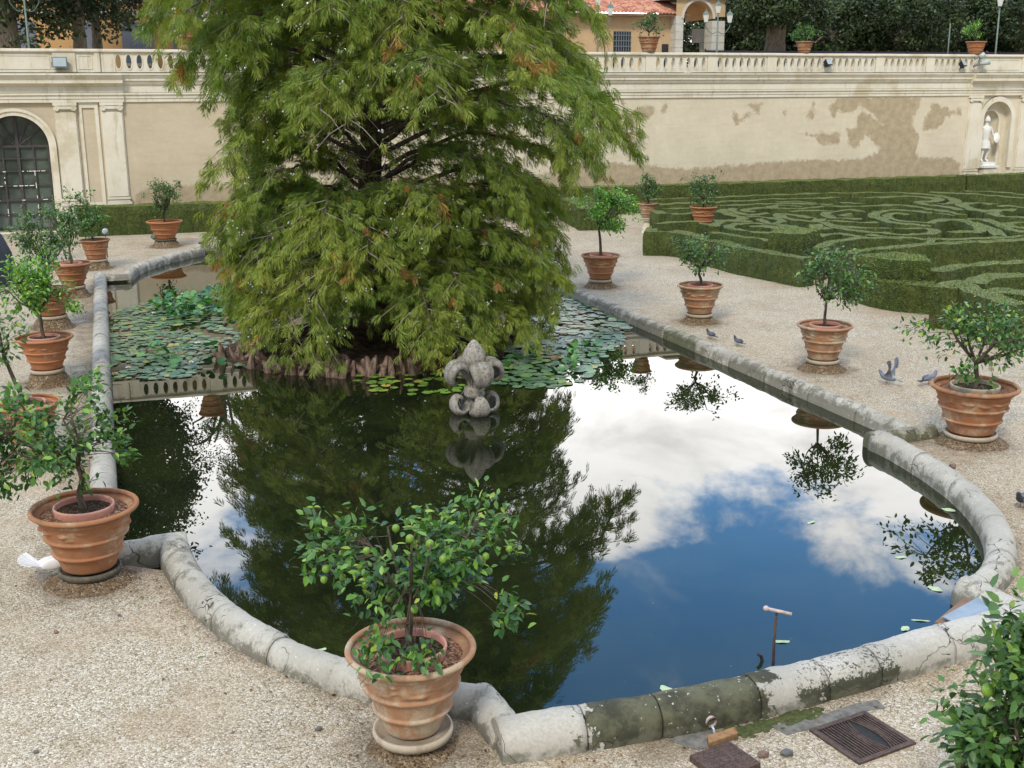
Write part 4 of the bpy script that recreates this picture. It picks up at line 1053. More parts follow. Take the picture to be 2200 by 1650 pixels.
scrap('floating_leaf', 1170, 720, .26, .12, M_YLEAF, 'yellow leaf lying on the lily pads right of the island', 'leaf', -.035, .2)
scrap('floating_leaf', 1743, 1122, .14, .05, M_GLEAF, 'pale green leaf floating alone in the blue reflection', 'leaf', ang=.3)
scrap('floating_leaf', 2038, 1095, .16, .10, M_GLEAF, 'ragged pale green leaf floating beside the right curved rim', 'leaf')
scrap('floating_leaf', 1935, 1197, .12, .07, M_GLEAF, 'pale leaf floating over the reflected pot tree at right', 'leaf')
scrap('floating_leaf', 2010, 1265, .16, .10, M_GLEAF, 'greenish leaf scrap floating near the right notch of the rim', 'leaf')
scrap('floating_debris', 1945, 1350, .12, .07, M_GLEAF, 'pale debris floating left of the blue sheet', 'debris')
scrap('floating_debris', 1978, 1333, .18, .03, M_GLEAF, 'thin pale stalk floating beside the blue sheet', 'debris', ang=-.5)
scrap('floating_debris', 1680, 1378, .14, .06, M_GLEAF, 'whitish scrap floating behind the T-shaped pipe', 'debris')
scrap('floating_debris', 1435, 1483, .20, .09, M_GLEAF, 'pale green scum against the front rim above the mossy stones', 'debris')
scrap('floating_leaf', 690, 1396, .10, .06, M_GLEAF, 'green leaf floating against the left curved rim', 'leaf')
scrap('floating_leaf', 1032, 1103, .07, .03, M_YLEAF, 'tiny orange leaf floating in the dark cypress reflection', 'leaf')

# ------------------------------------------------------------------ clipped box parterre at the right
TZ = .86
def c1(cx, cy): return at(1350 + cx / 5.116, 370 + cy / 5.116, TZ)
def c2(cx, cy): return at(1770 + cx / 5.0, 370 + cy / 5.0, TZ)
maze = empty('box_maze', (0, 0, 0), 'low clipped green box hedges in winding scrolls right of the gravel path', 'hedge maze')
def hedge_geo(P, w, z0, z1, jitter=.03):
    """rectangular clipped hedge swept along P with a slightly uneven surface, plus loose leaves on its skin"""
    m_side = 4; m_top = max(4, int(w / .12)); prof = [(-w / 2, z0 + (z1 - z0) * i / m_side) for i in range(m_side)] + [(-w / 2 + .02 + (w - .04) * i / m_top, z1) for i in range(m_top + 1)] + [(w / 2, z1 - (z1 - z0) * (i + 1) / m_side) for i in range(m_side)]
    mb = MB(); n = len(P); m = len(prof)
    for i in range(n):
        d = (P[min(i + 1, n - 1)] - P[max(i - 1, 0)]); d.z = 0; d.normalize(); nr = Vector((d.y, -d.x, 0))
        for (x, z) in prof:
            q = P[i] + nr * x; k = mnoise.noise(Vector((q.x * 2, q.y * 2, z * 2))) * jitter * 1.3 + mnoise.noise(Vector((q.x * 8, q.y * 8, z * 8))) * jitter * 1.1
            top = z > z1 - .001
            mb.v.append((q.x + nr.x * (k if not top else 0) * (1 if x > 0 else -1), q.y + nr.y * (k if not top else 0) * (1 if x > 0 else -1), z + (k if z > z0 + .01 else 0)))
    for i in range(n - 1):
        for j in range(m - 1): mb.f.append((i * m + j, i * m + j + 1, (i + 1) * m + j + 1, (i + 1) * m + j))
    mb.f.append(tuple(range(m))[::-1]); mb.f.append(tuple((n - 1) * m + j for j in range(m)))
    return mb
def leaf_skin(mb, dens, size, lim=20000):
    V = np.array(mb.v); T = []
    for f in mb.f:
        for i in range(1, len(f) - 1): T.append((f[0], f[i], f[i + 1]))
    T = np.array(T); A = V[T[:, 0]]; B = V[T[:, 1]]; Cc = V[T[:, 2]]; cr = np.cross(B - A, Cc - A); ar = np.linalg.norm(cr, axis=1) / 2
    n = int(min(lim, ar.sum() * dens)); 
    if n < 1: return None
    idx = RNG.choice(len(T), n, p=ar / ar.sum()); u = RNG.random(n); v = RNG.random(n); sw = u + v > 1; u[sw] = 1 - u[sw]; v[sw] = 1 - v[sw]
    P = A[idx] + (B - A)[idx] * u[:, None] + (Cc - A)[idx] * v[:, None]; N = cr[idx] / (2 * ar[idx][:, None] + 1e-9)
    P = P + N * RNG.uniform(-.005, .022, n)[:, None]
    d1 = rvec(n); d1 = d1 + N * .4; d1 /= np.linalg.norm(d1, axis=1, keepdims=True); d2 = np.cross(d1, rvec(n)); d2 /= np.linalg.norm(d2, axis=1, keepdims=True)
    s = size * RNG.uniform(.6, 1.3, n)[:, None]
    Q = np.stack([P - d1 * s * .5, P + d2 * s * .32, P + d1 * s * .5, P - d2 * s * .32], 1).reshape(-1, 3)
    return Q, np.arange(len(Q)).reshape(-1, 4)
def hedge_row(pts, w=.42, z0=-.01, z1=TZ, parent=None, name='hedge_row', dens=260, size=.04, step=.22, closed=False):
    P = resample(catmull([(p.x, p.y, 0) for p in pts], 8, closed) + ([Vector((pts[0].x, pts[0].y, 0))] if closed else []), step)
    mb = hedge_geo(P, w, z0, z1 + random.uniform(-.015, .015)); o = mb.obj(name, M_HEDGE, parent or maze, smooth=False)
    far = min(p.y for p in pts)
    r = leaf_skin(mb, dens, size)
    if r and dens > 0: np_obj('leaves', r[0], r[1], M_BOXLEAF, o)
    return o
rows = [
 # near corner hedges and the long front rows at the right
 ([c2(150, 870), c2(480, 832), c2(900, 790), c2(1300, 765), c2(1700, 745), c2(2400, 712)], .55),
 ([c2(-60, 800), c2(120, 740), c2(420, 700), c2(900, 704), c2(1250, 715), c2(1700, 705), c2(2400, 665)], .42),
 ([c2(1330, 645), c2(1500, 640), c2(1680, 622), c2(1640, 570), c2(1530, 525), c2(1380, 505), c2(1240, 512), c2(1120, 545)], .46),
 ([c2(1120, 580), c2(900, 555), c2(760, 548), c2(620, 505), c2(530, 470), c2(580, 430), c2(720, 408), c2(930, 412), c2(1150, 440), c2(1400, 468)], .44),
 ([c2(1110, 535), c2(900, 522), c2(740, 498), c2(670, 470), c2(730, 440), c2(900, 452)], .40),
 ([c2(-30, 530), c2(60, 560), c2(180, 592), c2(380, 620), c2(700, 655), c2(1000, 665), c2(1180, 640), c2(1160, 605), c2(1010, 592), c2(800, 600)], .46),
 ([c2(120, 570), c2(300, 585), c2(520, 600), c2(720, 598)], .36),
 ([c2(0, 368), c2(380, 368), c2(780, 362), c2(1080, 388), c2(1320, 428), c2(1500, 462)], .42),
 ([c2(360, 272), c2(700, 262), c2(1050, 262), c2(1240, 285), c2(1160, 308), c2(1020, 318), c2(1100, 345), c2(1300, 368), c2(1500, 405)], .50),
 ([c2(-60, 222), c2(600, 216), c2(1050, 232), c2(1300, 262), c2(1420, 305), c2(1350, 335), c2(1240, 340)], .5),
 ([c2(1140, 212), c2(1500, 228), c2(1850, 252), c2(2350, 280)], .5),
 ([c2(1520, 205), c2(1850, 208), c2(2100, 235), c2(2400, 250)], .42),
 ([c2(1820, 345), c2(1650, 328), c2(1480, 350), c2(1560, 385), c2(1760, 425)], .55),
 ([c2(2060, 402), c2(1900, 396), c2(1800, 425), c2(1900, 460), c2(2350, 495)], .55),
 ([c2(1880, 372), c2(2050, 372), c2(2300, 400)], .5),
 ([c2(1440, 505), c2(1640, 555), c2(1800, 610), c2(1900, 680)], .46),
 ([c2(1540, 498), c2(1740, 520), c2(1900, 570), c2(2070, 640), c2(2400, 655)], .42),
 ([c2(2400, 620), c2(2120, 600), c2(1970, 555), c2(2080, 540), c2(2400, 542)], .40),
 ([c2(170, 328), c2(420, 328)], .6), ([c2(620, 350), c2(760, 345), c2(910, 348)], .45),
 ([c2(430, 415), c2(250, 405), c2(60, 425), c2(20, 460), c2(120, 490), c2(410, 500)], .42),
 ([c2(300, 450), c2(210, 455), c2(190, 475), c2(300, 478)], .36),
 ([c2(30, 515), c2(250, 525), c2(440, 530), c2(570, 528)], .40),
 ([c2(1130, 770), c2(1150, 730), c2(1160, 700)], .3),
 ([c2(-60, 680), c2(150, 655), c2(300, 668), c2(420, 690)], .38), ([c2(480, 665), c2(700, 690), c2(860, 694)], .4),
 # left half of the parterre
 ([c1(330, 345), c1(900, 325), c1(1500, 296), c1(2300, 268)], .5), ([c1(200, 300), c1(1000, 270), c1(2300, 222)], .45),
 ([c1(980, 368), c1(1300, 350), c1(1700, 342), c1(2250, 352)], .45),
 ([c1(240, 600), c1(285, 545), c1(420, 515), c1(700, 510), c1(900, 525)], .46), ([c1(290, 560), c1(500, 548), c1(760, 542)], .40),
 ([c1(250, 590), c1(420, 592), c1(620, 610), c1(820, 660), c1(1000, 700), c1(1250, 760), c1(1500, 800), c1(1720, 838), c1(1980, 880)], .55),
 ([c1(920, 660), c1(1150, 690), c1(1450, 730), c1(1560, 760)], .42),
 ([c1(940, 600), c1(980, 560), c1(1150, 540), c1(1360, 540)], .42),
 ([c1(1560, 560), c1(1350, 560), c1(1120, 580), c1(1150, 618), c1(1350, 645), c1(1650, 662), c1(1660, 618), c1(1500, 590), c1(1330, 588)], .42),
 ([c1(1530, 555), c1(1750, 590), c1(1950, 640), c1(2050, 690)], .55), ([c1(1100, 395), c1(1020, 420), c1(1110, 455), c1(1260, 495), c1(1150, 520), c1(940, 525)], .50),
 ([c1(1150, 400), c1(1150, 430), c1(1300, 462), c1(1540, 450)], .38), ([c1(1550, 385), c1(1400, 395), c1(1270, 418), c1(1390, 430)], .40),
 ([c1(1300, 490), c1(1480, 492), c1(1690, 535), c1(1560, 560), c1(1420, 510)], .36), ([c1(1920, 372), c1(1740, 362), c1(1580, 370), c1(1640, 395), c1(1900, 395), c1(2200, 365)], .50),
 ([c1(2020, 500), c1(1860, 470), c1(1660, 455), c1(1700, 500), c1(1900, 530), c1(2060, 540), c1(2120, 500)], .5),
 ([c1(1780, 432), c1(2000, 425), c1(2250, 430)], .40), ([c1(380, 400), c1(700, 388)], .4), ([c1(300, 420), c1(400, 450)], .5), ([c1(450, 465), c1(730, 450)], .5),
 ([c1(1640, 330), c1(1850, 322), c1(2060, 342)], .45), ([c1(2060, 580), c1(2080, 630), c1(2180, 610)], .5),
 # nearest rows at the right, behind the clipped block
 ([c2(1170, 1060), c2(1400, 1010), c2(1700, 985), c2(2400, 935)], .55),
 ([c2(1620, 1180), c2(1720, 1125), c2(1900, 1105), c2(2400, 1085)], .6), ([c2(1780, 1240), c2(2100, 1290), c2(2400, 1330)], .6),
 ([c2(1300, 1240), c2(1440, 1180), c2(1560, 1240), c2(1800, 1330), c2(2100, 1420)], .62),
]
for pts, w in rows: hedge_row(pts, w * .86, z1=.70 if (pts[0] - c1(250, 590)).length < .01 or (pts[0] - c1(240, 600)).length < .01 else TZ, dens=max(25, min(320, 950 - 30 * min(p.y for p in pts))))
# lower clipped border with raised blocks at the corners
def ph(px, py, z): return at(px, py, z)
LOWZ = .62
hedge_row([ph(1890, 592, LOWZ), ph(1935, 602, LOWZ), ph(2010, 608, LOWZ)], 1.05, z1=LOWZ, name='low_border', dens=700, size=.04)
hedge_row([ph(1850, 590, LOWZ), ph(1866, 575, LOWZ), ph(1905, 550, LOWZ)], .8, z1=LOWZ, name='low_border', dens=600, size=.04)
hedge_row([ph(1880, 552, .98), ph(1935, 560, .98), ph(1992, 562, .98)], 1.25, z0=.5, z1=1.06, name='clipped_block', dens=900, size=.036, step=.15)
hedge_row([ph(1665, 503, 1.0), ph(1700, 505, 1.0), ph(1745, 508, 1.0)], 1.25, z0=.3, z1=1.12, name='clipped_block', dens=500, size=.036, step=.15)

def lone_hedge(pts, w, z1, lab, dens=160, size=.045):
    root = empty('clipped_hedge', (0, 0, 0), lab, 'hedge')
    P = resample([(a, b) for a, b in pts], .3); mb = hedge_geo(P, w, -.01, z1, .045); body = mb.obj('hedge_body', M_HEDGE, root, smooth=False)
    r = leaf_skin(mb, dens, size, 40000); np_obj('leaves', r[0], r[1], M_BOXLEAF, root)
lone_hedge([(15.5, 42.6), (24.0, 42.45), (33.0, 42.2), (35.5, 42.12)], .85, 1.05, 'tall clipped hedge along the foot of the stained wall behind the maze')
lone_hedge([(35.6, 42.1), (40.2, 42.0)], .85, 1.05, 'short clipped hedge below the statue niche at the right')
lone_hedge([(-1.0, 42.5), (5.0, 42.45), (14.0, 42.5)], .9, .98, 'clipped hedge along the wall between the arched gate and the cypress')
lone_hedge([(16.2, 37.4), (16.9, 41.2)], 1.3, .80, 'dark clipped hedge block left of the pale baluster pedestal', 260)

# ------------------------------------------------------------------ retaining wall with balustrade
WY = 44.0
wall = empty('retaining_wall', (0, WY, 0), 'long stained cream terrace wall with oval-pierced balustrade, gate arch and statue niche', 'wall')
def arch_pts(cx, r, spring, bottom, n=18):
    return [(cx - r, bottom)] + [(cx + r * cos(pi - pi * i / n), spring + r * sin(pi * i / n)) for i in range(n + 1)] + [(cx + r, bottom)]
GATE = arch_pts(-2.80, 1.06, 2.97, .0); NICHE = arch_pts(38.87, .78, 3.40, .0)
X0, X1 = -14.0, 62.0
def face_with_holes(x0, x1, z0, z1, holes, y, grid=None, flip=False):
    pts = [Vector((x0, z0)), Vector((x1, z0)), Vector((x1, z1)), Vector((x0, z1))]; edges = [(0, 1), (1, 2), (2, 3), (3, 0)]
    for h in holes:
        b = len(pts); pts += [Vector(q) for q in h]; edges += [(b + i, b + (i + 1) % len(h)) for i in range(len(h))]
    if grid is not None: pts += [Vector((float(a), float(b))) for a, b in grid]
    v, e, f, *_ = delaunay_2d_cdt(pts, edges, [], 0, 1e-6)
    VV = np.array([(q.x, q.y) for q in v]); F = np.array([q for q in f if len(q) == 3]); c = VV[F].mean(1)
    keep = (c[:, 0] > x0) & (c[:, 0] < x1) & (c[:, 1] > z0) & (c[:, 1] < z1)
    for h in holes: keep &= ~inpoly_np(c[:, 0], c[:, 1], h)
    F = F[keep]
    V3 = np.zeros((len(VV), 3)); V3[:, 0] = VV[:, 0]; V3[:, 1] = y; V3[:, 2] = VV[:, 1]
    # make normals face -y
    a, b, cc = V3[F[:, 0]], V3[F[:, 1]], V3[F[:, 2]]; nn = np.cross(b - a, cc - a)[:, 1]; bad = nn > 0
    if flip: bad = ~bad
    F[bad] = F[bad][:, ::-1]
    return V3, F
def wp(cx, cy): q = atu(1650 + cx / 3.667, cy / 3.667, WY); return (q.x, q.z)      # crop of the stained stretch
def wq(cx, cy): q = atu(1200 + cx / 4.124, cy / 4.124, WY); return (q.x, q.z)
STAINS = [
 [wp(*q) for q in [(-1700, 1300), (-1500, 1480 * .87), (-1200, 1290), (-900, 1300), (-600, 1330), (-300, 1300), (0, 1280), (250, 1262), (450, 1262), (640, 1255), (820, 1240), (880, 1170), (760, 1060), (700, 1180), (640, 1160), (620, 1020), (700, 1010), (705, 930), (740, 870), (800, 900), (870, 980), (930, 1010), (870, 960), (760, 850), (730, 820), (700, 880), (620, 900), (550, 880), (550, 915), (490, 915), (465, 850), (510, 800), (560, 762), (1220, 762), (1190, 860), (1150, 920), (1140, 990), (1185, 1060), (1180, 1130), (1150, 1185), (1190, 1240), (1290, 1245), (1440, 1245), (1510, 1290), (1530, 1900), (-1700, 1900)]],
 [wp(*q) for q in [(1220, 1030), (1235, 930), (1280, 870), (1270, 820), (1340, 810), (1370, 850), (1420, 830), (1430, 870), (1520, 870), (1525, 915), (1440, 905), (1390, 940), (1350, 1010), (1290, 1030)]],
 [wp(*q) for q in [(300, 880), (345, 870), (355, 820), (370, 870), (395, 880), (350, 935), (320, 935)]], [wp(*q) for q in [(240, 1050), (400, 1060), (420, 1035), (450, 1050), (555, 1045), (560, 1130), (400, 1130), (360, 1080)]],
 [wp(*q) for q in [(175, 810), (205, 800), (200, 860), (180, 850)]], [wp(*q) for q in [(120, 870), (145, 860), (140, 905), (120, 900)]],
 [wq(*q) for q in [(900, 985), (940, 900), (975, 905), (965, 1010), (925, 1015)]], [wq(*q) for q in [(600, 1100), (640, 1140), (700, 1090), (800, 1060), (855, 1000), (850, 930), (780, 930), (690, 980), (600, 1020)]],
 [wq(*q) for q in [(1550, 975), (1575, 985), (1600, 1060), (1700, 985), (1715, 1010), (1660, 1060), (1570, 1110), (1550, 1070)]], [wq(*q) for q in [(1660, 920), (1700, 900), (1760, 930), (1820, 905), (1780, 960), (1770, 1010), (1740, 980)]],
 [(4.33, 3.42), (4.72, 3.42), (4.72, 3.80), (4.33, 3.80)],
 [(.95, -1), (.95, 1.25), (1.5, 1.55), (2.2, 1.45), (3.2, 1.5), (4.2, 1.3), (6, 1.5), (8, 1.4), (8, -1)], [(8, -1), (8, 1.4), (11, 1.6), (14, 1.35), (17.5, 1.55), (17.5, -1)]]
def build_wall_face():
    xs = np.arange(.9, 37.4, .11); zs = np.arange(.3, 4.44, .11); X, Z = np.meshgrid(xs, zs)
    grid = list(zip((X.ravel() + RNG.uniform(-.02, .02, X.size)), (Z.ravel() + RNG.uniform(-.02, .02, X.size))))
    V3, F = face_with_holes(X0, X1, -.1, 4.46, [GATE, NICHE], 0, grid)
    X = V3[:, 0]; Z = V3[:, 2]; st = np.zeros(len(V3))
    for s in STAINS:
        ins = inpoly_np(X, Z, s); d = segdist(X, Z, s); sd_ = np.where(ins, d, -d); st = np.maximum(st, np.clip(.5 + sd_ * 1.6, 0, 1))
    np_obj('plaster_face', V3, F, M_PLASTER, wall, attr={'stain': st})
build_wall_face()
def reveal(poly, y0, y1, m, name, closed=False):
    mb = MB(); n = len(poly)
    for (a, b) in poly: mb.v.append((a, y0, b)); mb.v.append((a, y1, b))
    for i in range(n if closed else n - 1): k = (i + 1) % n; mb.f.append((2 * i, 2 * i + 1, 2 * k + 1, 2 * k))
    return mb
reveal(GATE, 0, .5, M_STUCCO, '').obj('gate_reveal', M_STUCCO, wall)
reveal(NICHE, 0, .30, M_STUCCO, '').obj('niche_reveal', M_STUCCO, wall)
def arch_band(cx, r0, r1, spring, bottom, y0, y1, n=24):
    inner = arch_pts(cx, r0, spring, bottom, n); outer = arch_pts(cx, r1, spring, bottom, n); mb = MB(); k = len(inner)
    for y in (y0, y1):
        for q in inner: mb.v.append((q[0], y, q[1]))
        for q in outer: mb.v.append((q[0], y, q[1]))
    for i in range(k - 1):
        mb.f.append((i, i + 1, k + i + 1, k + i)); mb.f.append((k + i, k + i + 1, 3 * k + i + 1, 3 * k + i)); mb.f.append((i, 2 * k + i, 2 * k + i + 1, i + 1))
    return mb
arch_band(-2.80, 1.055, 1.27, 2.97, 0, -.09, .01).obj('gate_moulding', M_STUCCO, wall, smooth=False)
arch_band(-2.80, 1.20, 1.30, 2.97, 0, -.13, -.092).obj('gate_outer_moulding', M_STUCCO, wall)
arch_band(38.87, .78, 1.0, 3.40, 1.2, -.10, .01).obj('niche_moulding', M_STUCCO, wall)
# niche: back panel with an inner arch and half-round recess
nb_ = MB(); V3, F = face_with_holes(38.09, 39.65, 0, 4.2, [arch_pts(38.75, .52, 3.25, .0)], .30); np_obj('niche_back', V3, F, M_PLASTER, wall)
mb = MB(); n = 14
for k in range(9):
    z = 3.25 * k / 8
    for j in range(n + 1): a = pi * j / n; mb.v.append((38.75 + .52 * cos(a), .30 + .42 * sin(a), z))
for k in range(1, 7):
    ph_ = pi / 2 * k / 6
    for j in range(n + 1): a = pi * j / n; mb.v.append((38.75 + .52 * cos(a) * cos(ph_), .30 + .42 * sin(a) * cos(ph_), 3.25 + .52 * sin(ph_)))
for i in range(14):
    for j in range(n): mb.f.append((i * (n + 1) + j, i * (n + 1) + j + 1, (i + 1) * (n + 1) + j + 1, (i + 1) * (n + 1) + j))
mb.obj('niche_recess', M_PLASTER, wall, smooth=True)
arch_band(38.75, .52, .60, 3.25, 0, .26, .302).obj('niche_inner_moulding', M_STUCCO, wall)
# body behind the face
MB().box(X0, X1, .95, 1.6, -.1, 5.44).obj('wall_core', M_STUCCO, wall)

def run_profile(pr, x0, x1, name, m=None):
    mb = MB(); k = len(pr); n = max(2, int((x1 - x0) / .5))
    for i in range(n + 1):
        x = x0 + (x1 - x0) * i / n
        for (d, z) in pr: mb.v.append((x, -d + .004 * mnoise.noise(Vector((x * 1.5, z * 5, d * 9))), z + .006 * mnoise.noise(Vector((x * 1.1, 0, z * 3)))))
    for i in range(n):
        for j in range(k - 1): mb.f.append((i * k + j, (i + 1) * k + j, (i + 1) * k + j + 1, i * k + j + 1))
    mb.f.append(tuple(range(k))); mb.f.append(tuple(n * k + j for j in range(k))[::-1])
    return mb.obj(name, m or M_STUCCO, wall)
PR = [(0, 4.45), (.05, 4.45), (.05, 4.56), (.075, 4.575), (.075, 4.68), (.12, 4.70), (.12, 4.76), (.055, 4.78), (.055, 5.02), (.10, 5.04), (.13, 5.10), (.13, 5.14), (.18, 5.17), (.18, 5.26), (.21, 5.28), (.24, 5.36), (.27, 5.37), (.27, 5.42), (-.1, 5.46)]
PP = [(0, 4.45), (.12, 4.45), (.12, 4.56), (.145, 4.575), (.145, 4.68), (.19, 4.70), (.19, 4.76), (.125, 4.78), (.125, 4.98), (.18, 5.0), (.22, 5.07), (.34, 5.09), (.34, 5.22), (.37, 5.24), (.43, 5.34), (.46, 5.36), (.46, 5.42), (-.1, 5.46)]
run_profile(PR, .86, 37.18, 'cornice'); run_profile(PP, X0, .86, 'projecting_cornice'); run_profile(PP, 37.18, 40.85, 'projecting_cornice'); run_profile(PR, 40.85, X1, 'cornice')
def pilaster(x0, x1):
    mb = MB(); w = x1 - x0; mb.box(x0 + .06, x1 - .06, -.11, .02, 1.18, 4.12); mb.box(x0 + .02, x1 - .02, -.06, .02, 1.14, 4.44)
    for (a, z0, z1, d) in [(.0, 1.08, 1.16, .16), (.02, 1.0, 1.08, .13), (-.03, .90, 1.0, .19), (-.01, -.05, .90, .15), (-.02, .10, .18, .18)]: mb.box(x0 + a, x1 - a, -d, .02, z0, z1)
    mb.box(x0 + .0, x1 - .0, -.15, .02, 4.34, 4.445)
    o = mb.obj('pilaster', M_STUCCO, wall)
    cap = MB()
    for sx in (x0 + .11, x1 - .11):
        cap.v += []; 
        P = [(sx + .10 * (1 - k / 22) * cos(k * .55), 4.235 + .10 * (1 - k / 22) * sin(k * .55)) for k in range(20)]
        cap.tube([(a, -.15, b) for a, b in P], .022, 6); cap.lathe([(.001, 0)], 3) if False else None
        q = MB(); q.tube([(sx, -.06, 4.235), (sx, -.16, 4.235)], .085, 16); cap.add(q.v, q.f)
    cap.box(x0 + .12, x1 - .12, -.145, -.05, 4.22, 4.32)
    cap.obj('capital', M_STUCCO, o)
pilaster(-1.50, -.72); pilaster(.03, .81); pilaster(37.18, 37.95); pilaster(40.08, 40.85); pilaster(-5.2, -4.4)
for (a, b) in [(-.66, -.03)]:
    mb = MB(); mb.box(a, a + .09, -.05, .02, 1.0, 4.44); mb.box(b - .12, b, -.05, .02, 1.0, 4.44); mb.box(a + .09, b - .12, -.05, .02, 4.26, 4.44); mb.box(a, b, -.06, .02, -.05, 1.0); mb.obj('panel_frame', M_STUCCO, wall)
# parapet
J = [.2 + 2.97 * i for i in range(7)] + [21.0, 23.82, 26.62, 29.32, 32.0, 34.64, 37.23]
J[7 - 1] = 18.1
def ellipse(cx, cz, rx, rz, n=20): return [(cx + rx * cos(2 * pi * i / n), cz + rz * sin(2 * pi * i / n)) for i in range(n)]
JJ = [.2, 3.1, 6.0, 8.95, 11.9, 14.9, 17.95, 21.0, 23.82, 26.62, 29.32, 32.0, 34.64, 37.23]
for i in range(len(JJ) - 1):
    a, b = JJ[i] + .012, JJ[i + 1] - .002; L = b - a; sp = .345 * L / 2.8 * 1.0; first = a + .46 + .095
    if i == 0: first = .78; sp = .352
    els = [ellipse(first + sp * k, 5.815, .088, .235) for k in range(7)]
    V3, F = face_with_holes(a, b, 5.46, 6.12, els, -.10); n0 = len(V3)
    V4, F4 = face_with_holes(a, b, 5.46, 6.12, els, .10, flip=True)
    mb = MB(); mb.add(V3.tolist(), F.tolist()); mb.add(V4.tolist(), F4.tolist())
    for e_ in els: r_ = reveal(e_, -.10, .10, None, '', True); mb.add(r_.v, r_.f)
    mb.add([(a, -.10, 5.46), (a, .10, 5.46), (a, .10, 6.12), (a, -.10, 6.12)], [(0, 1, 2, 3)]); mb.add([(b, -.10, 5.46), (b, .10, 5.46), (b, .10, 6.12), (b, -.10, 6.12)], [(3, 2, 1, 0)])
    bay = mb.obj('balustrade_bay', M_STUCCO, wall)
    rg = MB()
    for e_ in els:
        cx = sum(q[0] for q in e_) / len(e_); o1 = ellipse(cx, 5.815, .128, .285); i1 = ellipse(cx, 5.815, .098, .245); k = len(o1)
        v = [(x, -.118, z) for x, z in i1] + [(x, -.118, z) for x, z in o1] + [(x, -.10, z) for x, z in o1] + [(x, -.10, z) for x, z in i1]
        f = []
        for j in range(k):
            m_ = (j + 1) % k; f += [(j, m_, k + m_, k + j), (k + j, k + m_, 2 * k + m_, 2 * k + j), (j, 3 * k + j, 3 * k + m_, m_)]
        rg.add(v, f)
    rg.obj('oval_surrounds', M_STUCCO, bay)
    MB().box(a + .003, a + .45, -.125, .125, 5.462, 6.118).obj('balustrade_post', M_STUCCO, wall)
for (a, b, brk) in [(X0, .2, [-1.35, .2]), (37.23, 62, [40.06])]:
    MB().box(a, b, -.10, .10, 5.46, 6.12).obj('solid_parapet', M_STUCCO, wall)
for (a, b) in [(-1.35, -.62), (-6, -5.2), (-.0, .17), (37.26, 37.6), (39.9, 40.3), (-3.2, -3.19 + .01)]:
    if b - a > .1: MB().box(a, b, -.15, .05, 5.462, 6.118).obj('parapet_pier', M_STUCCO, wall)
for (a, b) in [(-5.1, -1.45), (-.55, -.08), (37.75, 39.8), (40.4, 45)]:
    mb = MB(); mb.box(a, b, -.117, -.09, 6.0, 6.05); mb.box(a, b, -.117, -.09, 5.56, 5.60); mb.box(a, a + .04, -.117, -.09, 5.60, 6.0); mb.box(b - .04, b, -.117, -.09, 5.60, 6.0); mb.obj('parapet_panel', M_STUCCO, wall)
RP = [(0.0, 6.12), (.16, 6.12), (.19, 6.15), (.19, 6.20), (.17, 6.24), (-.19, 6.25), (-.19, 6.12)]
for a, b in zip([X0] + JJ[::1], JJ[::1] + [40.06]): run_profile(RP, a + .004, b - .004, 'coping')
run_profile(RP, 40.064, X1, 'coping')
# terrace ground behind the wall
tag(MB().box(-60, 150, WY + 1.6, 170, 5.0, 5.30).obj('terrace_ground', M_GRAVEL), kind='structure')

# gate
gate = empty('arched_gate', (-2.80, WY + .42, 0), 'dark arched iron and glass gate under the left wall arch', 'gate')
mb = MB(); n = 24; pts = arch_pts(0, 1.06, 2.97, 0, n); mb.v = [(a, .10, b) for a, b in pts]; mb.f = [tuple(range(len(pts)))]; 
def m_gpane(t):
    p = t.pos(); z = t.sep(p)[2]; n = t.noise(p, 1.4, 4); c = t.mix(t.ss(n, .35, .65), (.035, .05, .035), (.10, .13, .105)); c = t.mix(t.ss(t.math('ADD', z, t.math('MULTIPLY', n, .8)), 1.8, .6), c, (.17, .20, .18)); return bsdf(t, c, .35, None, .5)
mb.obj('glass_panes', mat('gate_panes', m_gpane), gate)
mb = MB()
for x in (-.98, -.50, .0, .50, .98): mb.box(x - (.045 if abs(x) < .1 else .028), x + (.045 if abs(x) < .1 else .028), .02, .07, .0, 2.97 + (0 if abs(x) > .6 else sqrt(max(0, 1.06 ** 2 - x * x)) * (.98 if abs(x) < .1 else .0)))
for z in (.12, .62, 1.12, 1.62, 2.12, 2.55, 2.97): mb.box(-1.04, 1.04, .03, .062, z - (.045 if z in (1.12, 2.97) else .018), z + (.045 if z in (1.12, 2.97) else .018))
for a in (35, 62, 118, 145): mb.tube([(.0, .045, 2.97), (1.03 * cos(radians(a)), .045, 2.97 + 1.03 * sin(radians(a)))], .02, 6)
mb.tube([(.45 * cos(radians(k)), .045, 2.97 + .45 * sin(radians(k))) for k in range(0, 181, 12)], .02, 6)
mb.tube([(1.04 * cos(radians(k)), .045, 2.97 + 1.04 * sin(radians(k))) for k in range(0, 181, 8)], .035, 6)
mb.obj('iron_grille', plain('grey_iron', (.085, .075, .075), .6, .1, .3), gate)
for k in range(34):
    mb = MB(); z = random.choice([.62, 1.12, 1.62, 2.12]); x = random.uniform(-.9, .95); L = random.uniform(.05, .16)
    if random.random() < .65: mb.box(x, x + L, .015, .028, z - .022, z + .004)
    else: x = random.choice([-.5, .5]); z = random.uniform(.5, 2.1); mb.box(x - .03, x - .005, .012, .019, z, z + L * 1.3)
    mb.obj('peeling_tape', M_PETAL, gate)
MB().box(-1.3, 1.3, -.55, .1, -.05, .07).obj('doorstep', M_STUCCO, gate)

